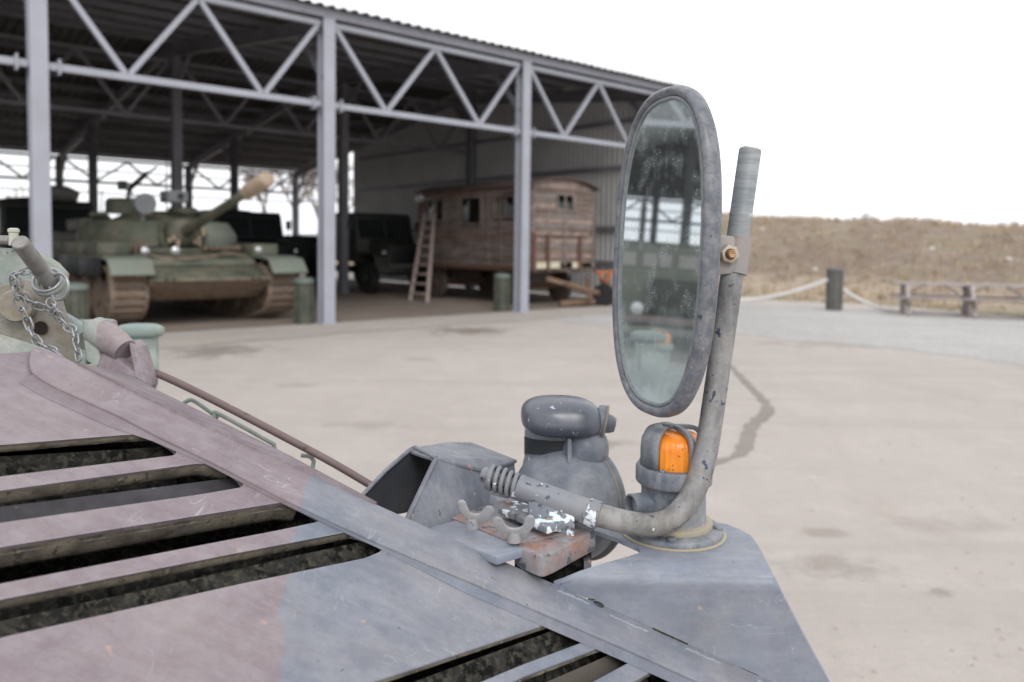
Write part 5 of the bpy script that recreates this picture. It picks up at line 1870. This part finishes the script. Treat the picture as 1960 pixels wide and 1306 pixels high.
mb.lathe(s0, ds, [(.0, 0), (.0124, 0), (.0124, Ls * .42), (.0128, Ls * .43), (.0128, Ls * .44), (.0124, Ls * .45), (.0124, Ls - .001), (.0112, Ls), (.0095, Ls + .0008), (.0, Ls + .0008)], 32)
sl_ = obj('upper_sleeve', mb, SLV, mir, smooth=50)
mb = MB()
mb.tube([s1 + (ds.orthogonal().normalized() * math.cos(t) + ds.cross(ds.orthogonal().normalized()) * math.sin(t)) * .0108 + ds * .0006 for t in np.linspace(0, 2 * math.pi, 20, endpoint=False)], .0013, 6, closed=True)
obj('flaking_rim', mb, paint('flaking_white', (.8, .8, .8), .6, .1, 40), sl_, wob=(.0006, 200))
# clamp
CLP = paint('dull_zinc_clamp', (.27, .265, .265), .45, .1, 20, dirt=(.36, .25, .20), dirt_amt=.4, dirt_scale=35, bump=.12, bscale=150, bd=.0005, chips=[((.09, .11, .18), .68, 60)])
mb = MB()
pz = .8835
mb.prism([C(1371, 458, pz), C(1376, 450, pz), C(1404, 452, pz), C(1408, 460, pz), C(1406, 517, pz), C(1402, 524, pz), C(1374, 526, pz), C(1371, 521, pz)], FW * .003)
cl = obj('clamp_plate', mb, CLP, mir, bevel=.0008)
mb = MB()
c0, c1 = C(1403.5, 524, .8972), C(1414.5, 455, .9000)
dc = (c1 - c0).normalized()
mb.lathe(c0, dc, [(.0126, 0), (.0148, 0), (.0148, (c1 - c0).length), (.0126, (c1 - c0).length)], 36, False)
obj('clamp_band', mb, CLP, mir, smooth=50)
mb = MB()
mb.prism([C(1371, 458, .905), C(1404, 452, .905), C(1402, 524, .905), C(1371, 521, .905)], FW * .003)
obj('clamp_plate', mb, CLP, mir, bevel=.0008)
nc_ = C(1393.5, 487, pz - .0002)
nd = (-FW + RT * .08 - UP * .02).normalized()
mb = MB(); mb.lathe(nc_, nd, [(.0, 0), (.0112, 0), (.0112, .0062), (.0098, .0078), (.0, .0078)], 6)
nut = obj('nut', mb, paint('galvanised_nut', (.42, .42, .40), .4, .1, 30, dirt=(.45, .30, .12), dirt_amt=.7, dirt_scale=60, metal=.3), mir, bevel=.0006, smooth=20)
mb = MB(); mb.lathe(nc_, nd, [(.0062, .0075), (.0062, .0082), (.0058, .0085), (.0, .0085)], 24)
obj('rusty_washer', mb, RUST, nut)
mb = MB(); mb.lathe(nc_, nd, [(.0, .008), (.0048, .008), (.0048, .0125), (.0036, .0138), (.0018, .0132), (.0, .0130)], 20)
obj('bolt_end', mb, paint('rusty_bolt', (.40, .22, .11), .5, .3, 60, metal=.3, dirt=(.5, .38, .25), dirt_amt=.6, dirt_scale=90), nut, smooth=50)
mb = MB(); mb.prism([C(1352, 470, .905), C(1374, 470, .90), C(1374, 506, .90), C(1352, 506, .905)], FW * .012)
obj('mount_block', mb, FRAMEP, mir, bevel=.002)

# hinge barrel
WHT = (.70, .76, .80)
CHIPW = paint('chipped_white_on_grey', (.19, .21, .25), .5, .14, 16, dirt=(.28, .25, .21), dirt_amt=.45, dirt_scale=20, bump=.2, bscale=150, bd=.0006,
              chips=[((.07, .08, .10), .60, 70), (WHT, .54, 55)], edge=((.45, .50, .52), .0013, .6))
CHIPL = paint('lightly_chipped_grey', (.21, .22, .245), .5, .14, 16, dirt=(.30, .27, .24), dirt_amt=.5, dirt_scale=18, bump=.2, bscale=150, bd=.0006,
              chips=[(WHT, .655, 80), ((.07, .08, .11), .64, 100)], edge=((.42, .44, .46), .0012, .5))
h0, h1 = C(992, 932, .893), C(1152, 990, .866)
hd_ = (h1 - h0).normalized()
LH = (h1 - h0).length
mb = MB(); mb.lathe(h0, hd_, [(.0, 0), (.0138, 0), (.0145, .001), (.0145, .006), (.0140, .0068), (.0142, LH * .78), (.0146, LH * .8), (.0150, LH * .82), (.0150, LH * .94), (.0138, LH * .97), (.0, LH * .97)], 40)
brl = obj('hinge_barrel', mb, CHIPL, mir, smooth=50)
mb = MB(); mb.lathe(h0 + hd_ * LH * .835, hd_, [(.0145, 0), (.0158, .0), (.0158, .0125), (.0145, .0125)], 40, False)
col_ = obj('barrel_collar', mb, CHIPW, brl, smooth=50)
pcn = C(1123, 985, .852)
mb = MB(); mb.lathe(pcn - FW * -.001, (-FW - UP * .1 + RT * .1), [(.0045, 0), (.0045, .002), (.002, .002), (.0016, -.001), (.0, -.001)], 16)
obj('roll_pin', mb, CHIPW, brl)
mb = MB()
turns, pts = 4.6, []
sd0 = h0 - hd_ * .0345
ox = hd_.orthogonal().normalized(); oy = hd_.cross(ox)
for i in range(int(turns * 22)):
    t = i / 22 * 2 * math.pi
    pts.append(sd0 + hd_ * (.0335 * i / (turns * 22)) + (ox * math.cos(t) + oy * math.sin(t)) * .0128)
mb.tube(pts, .0026, 8)
obj('spring', mb, CHIPL, mir, smooth=70)
mb = MB(); mb.lathe(sd0 - hd_ * .010, hd_, [(.0, 0), (.0075, 0), (.0086, .0015), (.0086, .008), (.0135, .0085), (.0145, .0095), (.0145, .0125), (.0075, .013), (.0072, .046), (.0, .046)], 32)
sc_ = obj('spring_cap', mb, CHIPL, mir, smooth=45)
mb = MB(); mb.lathe(C(923, 916, sd0.dot(FW) * 0 + .893), -hd_ * .6 - FW, [(.0, 0), (.0014, 0), (.0014, .0015), (0, .0015)], 10)
obj('pin_hole', mb, BLACKG, sc_)

# screwed block under the barrel
BK = (C(1048, 1010, .842), ZZ)
def blk(x, y, dz=0):
    return C(x, y, zdepth(x, y, BK[0] + ZZ * dz, ZZ))
mb = MB()
mb.prism([blk(*p) for p in [(953, 972), (982, 957), (1060, 950), (1118, 985), (1090, 996), (1048, 1010)]], -ZZ * .0075)
blkob = obj('screwed_block', mb, CHIPW, mir, bevel=.0012)
mb = MB()
rings = []
for t in np.linspace(0, 1, 6):
    c = h0.lerp(h1, .12 + .55 * t)
    rings.append([c - UP * .004 - FW * .013, c - UP * .004 + FW * .012, c - UP * .030 + FW * .010, c - UP * .030 - FW * .017])
mb.loft(rings)
obj('saddle', mb, CHIPW, blkob, bevel=.002)
for x, y in ((974, 967), (1050, 993)):
    mb = MB(); c = blk(x, y)
    mb.lathe(c - ZZ * .001, ZZ, [(.0, .0), (.0050, .0), (.0050, .0016), (.0042, .0022), (.0, .0022)], 20)
    s_ = obj('screw', mb, paint('screw_head', (.30, .16, .10), .5, .3, 60, dirt=(.5, .5, .5), dirt_amt=.5, dirt_scale=80), blkob, smooth=40)
    mb = MB(); mb.box(c + ZZ * .0013, (.0088, .0012, .0006)); obj('slot', mb, BLACKG, s_)

# rusty clamp body and plate
RUSTP = paint('rust_edged_grey', (.205, .21, .225), .55, .15, 14, mottle=(.4, 50), scratch=[((9, 70, 50), (.5, .3, .9))], dirt=(.30, .14, .09), dirt_amt=.8, dirt_scale=30, edge=((.36, .16, .10), .003, .95), bump=.25, bscale=130, bd=.0008,
              chips=[((.085, .10, .13), .60, 45), ((.38, .18, .10), .64, 70), ((.10, .06, .045), .67, 140)])
PL = (C(987, 1040, .834), ZZ)
def plt(x, y, dz=0):
    return C(x, y, zdepth(x, y, PL[0] + ZZ * dz, ZZ))
mb = MB(); mb.prism([plt(*p) for p in [(864, 991), (913, 973), (985, 950), (1120, 985), (1138, 1008), (1090, 1020), (987, 1041)]], -ZZ * .003)
obj('rusty_plate', mb, RUSTP, mir, bevel=.0007)
mb = MB()
tpz = [plt(*p, -.0005) for p in [(984, 1040), (1000, 1036), (1095, 1010), (1132, 1006), (1141, 1014), (1060, 1056), (1042, 1063), (1032, 1062), (1000, 1050)]]
mb.prism(tpz, -ZZ * .0235)
obj('clamp_body', mb, RUSTP, mir, bevel=.003, seg=3, smooth=60)
mb = MB(); mb.prism([plt(x, y, -.024) for x, y in [(1004, 1050), (1120, 1020), (1131, 1030), (1050, 1062)]], -ZZ * .02)
obj('clamp_jaw', mb, INNER, mir, bevel=.002)
for nm, outl, z, cpt in (('wing_nut', [(75, 515), (88, 492), (125, 484), (152, 502), (170, 550), (196, 604), (240, 616), (290, 612), (322, 572), (355, 542), (400, 546), (424, 580), (418, 612), (380, 660), (320, 700), (260, 726), (190, 716), (150, 655), (100, 590), (80, 550)], .850, (215, 700)),
                     ('wing_nut', [(400, 690), (415, 660), (455, 640), (492, 658), (525, 712), (556, 742), (610, 752), (662, 745), (694, 722), (706, 660), (740, 630), (785, 632), (806, 668), (798, 715), (760, 775), (720, 830), (655, 866), (560, 862), (500, 822), (440, 760)], .830, (610, 830))):
    pts = [(860 + x * .2041, 860 + y * .2041) for x, y in outl]
    mb = MB()
    tilt = (FW + UP * .25).normalized()
    cz = C(sum(p[0] for p in pts) / len(pts), sum(p[1] for p in pts) / len(pts), z)
    mb.prism([C(x, y, zdepth(x, y, cz, tilt)) for x, y in pts], tilt * .0040)
    WN = paint('worn_wing_nut', (.24, .25, .27), .5, .15, 24, mottle=(.4, 50), scratch=[((9, 70, 50), (.5, .3, .9))], dirt=(.36, .30, .25), dirt_amt=.45, dirt_scale=40, edge=((.40, .20, .14), .0016, 1.0), bump=.2, bscale=160, bd=.0006, chips=[((.10, .12, .15), .62, 50)])
    wn_ = obj(nm, mb, WN, mir, bevel=.0012, seg=3, smooth=60)
    cc_ = C(860 + cpt[0] * .2041, 860 + cpt[1] * .2041, z + .002)
    mb = MB(); mb.lathe(cc_ - ZZ * .004, ZZ, [(.0, 0), (.0075, 0), (.0070, .004), (.0052, .0095), (.0, .0095)], 20)
    obj('nut_hub', mb, WN, wn_, smooth=40)

# ================================================================== TOWING LUG, PIN, CHAIN AND CLAMPS AT THE LEFT
lug = vth('towing_lug', 'dusty brown and green towing lug with steel pin and round boss at the left edge', 'towing lug', C(60, 620, .98))
z = 1.0
mb = MB(); mb.prism([C(-260, 470, z + .03), C(0, 474, z + .03), (C(40, 477, z + .03)), C(75, 487, z + .03), C(100, 503, z + .03), C(119, 524, z + .03), C(112, 560, z + .03), C(60, 640, z + .03), C(-260, 640, z + .03)], FW * .02)
obj('green_lug_plate', mb, DUSTG, lug, bevel=.003)
mb = MB(); mb.prism([C(-200, 560, z), C(0, 548, z), C(45, 535, z - .005), C(85, 540, z - .005), (C(104, 562, z)), C(112, 592, z), C(128, 640, z), C(150, 685, z), C(155, 702, z), C(128, 700, z), C(60, 662, z), C(0, 640, z), C(-200, 600, z)], FW * .018)
obj('brown_lug_plate', mb, TAN, lug, bevel=.0025)
mb = MB(); cb_ = C(34, 585, z - .012); bdir = (-FW + RT * .15).normalized(); mb.lathe(cb_ - bdir * .008, bdir, [(.0, 0), (.0205, 0), (.0205, .012), (.0190, .014), (.0, .014)], 40)
obj('round_boss', mb, TAN, lug, smooth=45)
mb = MB(); mb.lathe(C(78, 628, z - .003), bdir, [(.0, .0), (.0080, .0), (.0086, .0012), (.0, .0006)], 24)
obj('hole', mb, paint('deep_hole', (.02, .012, .01), .9, bump=0), lug)
PIN = paint('dull_steel_pin', (.20, .195, .185), .45, .12, 14, dirt=(.36, .33, .30), dirt_amt=.45, dirt_scale=30, streak=(.25, (40, 40, 10), (.3, .2, 0)), bump=.12, bscale=140, bd=.0005, metal=.35, chips=[((.5, .5, .5), .74, 80)])
p0, p1 = C(37, 463, .90), C(105, 552, .985)
dp = (p1 - p0).normalized()
mb = MB(); mb.lathe(p0, dp, [(.0, 0), (.0080, 0), (.0092, .0012), (.0094, .003), (.0096, .055), (.0090, .0555), (.0100, .057), (.0100, (p1 - p0).length), (.0, (p1 - p0).length)], 32)
obj('towing_pin', mb, PIN, lug, smooth=45)
ZN = paint('galvanised_link', (.33, .34, .35), .35, .12, 30, dirt=(.25, .25, .25), dirt_amt=.5, dirt_scale=60, metal=.55, bump=.15, bscale=180, bd=.0004, chips=[((.12, .13, .15), .68, 70)])
def torus(c, n, R, r, name, mat, par, sq=1.0):
    n = n.normalized(); x = RT - n * RT.dot(n); x.normalize(); y = n.cross(x)
    mb = MB(); mb.tube([c + x * math.cos(t) * R + y * math.sin(t) * R * sq for t in np.linspace(0, 2 * math.pi, 40, endpoint=False)], r, 10, closed=True)
    return obj(name, mb, mat, par, smooth=70)
torus(C(94, 541, .972), dp, .0150, .0048, 'pin_collar', DUSTG, lug)
torus(C(90, 536, .968), dp, .0162, .0022, 'split_ring', ZN, lug)
torus(C(113, 549, .96), (FW * .9 + RT * .35), .0155, .0019, 'split_ring', ZN, lug)
mb = MB(); mb.tube([C(-60, 458, 1.02), C(18, 460, 1.03)], .006, 10); obj('cross_rod', mb, PIN, lug)
mb = MB(); mb.lathe(C(26, 452, 1.02), UP, [(.0, -.012), (.0055, -.012), (.0055, .004), (.0068, .005), (.0068, .0085), (.0045, .010), (.0, .010)], 16)
obj('cap_bolt', mb, paint('cream_bolt', (.45, .45, .38), .5, .1, 30), lug)
# chain: every link its own part
def chain(pts, links, seed):
    rn = random.Random(seed)
    P = smoothpath([C(*p) for p in pts], 10)
    d = [0]
    for a, b in zip(P[:-1], P[1:]):
        d.append(d[-1] + (b - a).length)
    tot = d[-1]
    def at(s):
        for i in range(len(P) - 1):
            if d[i + 1] >= s:
                return P[i].lerp(P[i + 1], (s - d[i]) / max(1e-9, d[i + 1] - d[i]))
        return P[-1]
    pitch = tot / links
    Lk, w, r = pitch * 1.42, pitch * .42, .00120
    for i in range(links):
        a, b = at(max(0, i * pitch - pitch * .2)), at(min(tot, (i + 1) * pitch + pitch * .2))
        t = (b - a).normalized()
        side = FW.cross(t).normalized() if i % 2 == 0 else (FW * .8 + FW.cross(t) * .45).normalized()
        side = (side - t * side.dot(t)).normalized()
        side = (Matrix.Rotation(rn.uniform(-.4, .4), 3, t) @ side)
        c = (a + b) / 2
        h = Lk / 2 - w
        loop = []
        for k in range(8):
            an = -math.pi / 2 + math.pi * k / 7
            loop.append(c + t * (h + w * math.cos(an)) + side * w * math.sin(an))
        for k in range(8):
            an = math.pi / 2 + math.pi * k / 7
            loop.append(c + t * (-h + w * math.cos(an)) + side * w * math.sin(an))
        mb = MB(); mb.tube(loop, r, 7, closed=True)
        obj('chain_link', mb, ZN, chn, smooth=70)
chn = vth('retaining_chain', 'thin galvanised chain looped round the towing pin and hanging over the brown lug', 'chain', C(60, 600, .95))
chain([(58, 518, .935), (36, 522, .93), (18, 533, .93)], 3, 1)
chain([(24, 530, .925), (28, 552, .93), (38, 580, .935), (50, 608, .94), (58, 630, .94), (68, 652, .935), (84, 668, .93), (104, 672, .925), (121, 684, .92)], 10, 2)
chain([(30, 532, .93), (42, 560, .935), (58, 582, .945), (76, 583, .95), (92, 594, .955), (108, 594, .95)], 7, 3)
chain([(92, 575, .95), (104, 588, .945), (112, 606, .95), (120, 620, .955), (134, 632, .955), (146, 634, .955), (142, 652, .95), (148, 668, .945), (152, 690, .94)], 9, 4)

clampt = vth('pipe_clamp', 'green and pink clamp block holding a short pipe behind the towing lug', 'clamp', C(200, 660, 1.02))
MIXC = paint('green_to_pink_camouflage', (.235, .285, .265), .55, .1, 9, mottle=(.4, 50), scratch=[((9, 70, 50), (.5, .3, .9))], camo=(sc(PINK, 1.1), tuple(RT), (C(213, 668, 1.0) - C(200, 660, 1.02)).dot(RT), .02, 14), dirt=(.38, .33, .28), dirt_amt=.35, dirt_scale=14,
             edge=((.50, .46, .42), .0015, .7), bump=.12, bscale=140, chips=[((.45, .32, .22), .73, 45)])
GRP = paint('soft_green_paint', (.235, .285, .265), .55, .1, 9, mottle=(.4, 50), scratch=[((9, 70, 50), (.5, .3, .9))], dirt=(.40, .35, .26), dirt_amt=.4, dirt_scale=14, edge=((.50, .48, .40), .0015, .6), bump=.12, bscale=140, chips=[((.45, .30, .2), .73, 40)])
PKP = paint('soft_pink_paint', sc(PINK, 1.1), .55, .1, 9, mottle=(.4, 50), scratch=[((9, 70, 50), (.5, .3, .9))], dirt=(.20, .15, .14), dirt_amt=.4, dirt_scale=14, edge=((.50, .46, .42), .0015, .7), bump=.12, bscale=140)
mb = MB(); mb.tube([C(92, 606, 1.06), C(118, 618, 1.05), C(152, 640, 1.035), C(165, 650, 1.03)], [.013, .0145, .015, .015], 24); obj('pipe', mb, GRP, clampt, smooth=50)
mb = MB(); mb.tube([C(183, 633, .99), C(198, 641, .986), C(222, 658, .98), C(240, 672, .975)], [.018, .0185, .0175, .015], 28); obj('pipe_sleeve', mb, MIXC, clampt, smooth=50)
mb = MB(); mb.prism([C(157, 612, .985), C(178, 615, .985), (C(182, 640, .98)), C(192, 684, .97), C(186, 704, .965), C(164, 690, .965), C(160, 650, .98)], FW * .05 + RT * .004)
obj('flange', mb, GRP, clampt, bevel=.002)
mb = MB(); mb.prism([C(176, 614, .99), C(181, 617, .99), C(195, 684, .972), C(192, 700, .968), C(186, 704, .966)], FW * .045 + RT * .006)
obj('flange_edge', mb, PKP, clampt, bevel=.001)
mb = MB(); mb.prism([C(187, 655, .985), C(256, 712, .955), C(258, 742, .95), C(188, 702, .965)], FW * .045 + UP * .004)
obj('clamp_block', mb, MIXC, clampt, bevel=.0012, smooth=20)
mb = MB(); mb.prism([C(245, 653, .975), C(258, 664, .972), C(275, 722, .95), C(278, 742, .945), C(266, 754, .945), C(251, 744, .948), C(257, 712, .955)], FW * .035)
obj('end_cheek', mb, PKP, clampt, bevel=.0012, smooth=20)
mb = MB(); mb.lathe(C(271, 742, .943), -FW, [(.0, 0), (.0062, 0), (.0058, .004), (.0, .006)], 18); obj('dowel', mb, PKP, clampt, smooth=50)
mb = MB(); mb.prism([C(150, 676, .975), C(166, 678, .972), C(163, 700, .965), C(148, 695, .97)], FW * .03); obj('heel_block', mb, GRP, clampt, bevel=.002)

rod = vth('tow_rod', 'long pink brown rod running down beside the deck edge to the lamp guard', 'rod', C(500, 820, .98))
mb = MB(); mb.tube(smoothpath([C(268, 702, .99), C(330, 728, .985), (C(430, 777, .975)), C(560, 845, .965), C(640, 888, .958), C(718, 934, .95)], 5), .0046, 14)
obj('rod_bar', mb, paint('pink_brown_rod', (.165, .115, .115), .6, .2, 14, dirt=(.12, .10, .09), dirt_amt=.55, dirt_scale=26, bump=.25, bscale=120, chips=[((.34, .28, .26), .68, 90), ((.07, .06, .055), .62, 60, .05)]), rod, smooth=60)
gw = vth('wire_handle', 'bent green wire handles under the pink brown rod', 'handle', C(440, 810, 1.0))
for pts in ([(352, 772, 1.0), (358, 768, 1.0), (372, 768, 1.0), (412, 796, 1.0), (418, 800, 1.0)], [(410, 806, .99), (411, 796, .99), (418, 792, .99), (516, 846, .985), (524, 852, .985), (526, 862, .985)],
            [(578, 872, .975), (592, 874, .97), (600, 882, .97), (599, 892, .97), (596, 912, .97)]):
    mb = MB(); mb.tube(smoothpath([C(*p) for p in pts], 5), .0026, 8)
    obj('wire', mb, GRP, gw, smooth=60)

# far headlamp and indicator on the other front corner
HL2 = 1.87
l2 = vth('blackout_headlamp', 'pale green blackout headlamp on the far front corner beside the tank', 'headlamp', C(280, 690, HL2))
c2 = C(274, 708, HL2)
R2 = R * .80
SGR = paint('pale_green_lamp', (.22, .28, .26), .5, .1, 8, dirt=(.36, .32, .25), dirt_amt=.4, dirt_scale=14, bump=.1, edge=((.5, .45, .35), .003, .4))
mb = MB(); mb.lathe(c2 - fdir * R2 * .1, fdir, [(r_ * .80, h_ * .80) for r_, h_ in prof[:0]] or [(R2 * math.cos(math.radians(a)), R2 * math.sin(math.radians(a)) * .95) for a in np.linspace(-90, 8, 20)] + [(R2 * 1.04, R2 * .28), (R2 * .98, R2 * .37), (R2 * .9, R2 * .38)], 48, True)
obj('lamp_body', mb, SGR, l2, smooth=60)
mb = MB(); mb.loft([[C(274, 655, HL2) + RT * .034 * math.cos(a) + FW * .03 * math.sin(a) + UP * dy for a in np.linspace(0, 2 * math.pi, 24, endpoint=False)] for dy in (-.04, .02)])
obj('neck', mb, SGR, l2, smooth=60)
mb = MB(); mb.ball(C(268, 634, HL2), (RT * .049, FW * .04, UP * .0185), .65, 32, 16)
obj('cap', mb, SGR, l2, smooth=80)
mb = MB(); mb.ball(C(303, 634, HL2), (RT * .012, FW * .02, UP * .013), .8, 16, 8)
obj('end_knob', mb, SGR, l2, smooth=80)
i2p = C(157, 662, 2.02)
ind2 = vth('indicator_lamp', 'far orange indicator lamp in a pale green cage seen just over the pipe clamp', 'indicator lamp', i2p)
indicator(ind2, i2p - ZZ * .06, ZZ, SGR, 1.0, (-RT - FW * .1).normalized())
mb = MB(); mb.box(i2p - ZZ * .09 , (.16, .16, .055), (SU, SV, ZZ)); obj('mount_block', mb, SGR, ind2, bevel=.006)
# far corner of the hull under those lamps, down to the ground
mb = MB()
q = [i2p - ZZ * .12 + SU * a + SV * b for a, b in ((-.35, -.05), (-.35, .25), (-.02, .25), (-.02, -.05))]
mb.prism(q, -ZZ * .06)
fc = obj('far_fender', mb, GRP, afv, bevel=.006)
mb = MB(); mb.prism([p - ZZ * .06 - SU * .05 for p in q], -ZZ * .6); obj('far_hull_corner', mb, PINKP, afv)
for s_, w_ in ((C(274, 780, HL2), .05),):
    mb = MB(); mb.tube([s_ + UP * .03, s_ - SU * .1 - ZZ * .12], .02, 12); obj('lamp_bracket', mb, GRP, afv)
mb = MB(); mb.tube([hc - UP * .06, hc - UP * .13 - RT * .03, hc - UP * .16 - RT * .12 - FW * .12], .018, 12); obj('lamp_bracket', mb, GREYD, afv)
# wheels of the vehicle on the yard
for uu, vv in ((-.25, .75), (.1, 2.0)):
    p = VO - SU * .35 + SV * (vv - .3) + ZZ * .5
    mb = MB(); mb.lathe(p, SV, [(.3, -.14), (.46, -.13), (.5, -.08), (.5, .08), (.46, .13), (.3, .14)], 32); w_ = obj('wheel', mb, RUBBER, afv, smooth=50)
    mb = MB(); mb.lathe(p, SV, [(.29, -.1), (.1, -.06), (.001, -.06)], 24, False); obj('rim', mb, CAMO, w_)
mb = MB()
p = VO - SU * .8 + SV * .9 + ZZ * .72
mb.box(p, (1.5, 1.9, .5), (SU, SV, ZZ))
obj('lower_hull', mb, PINKP, afv, bevel=.02)
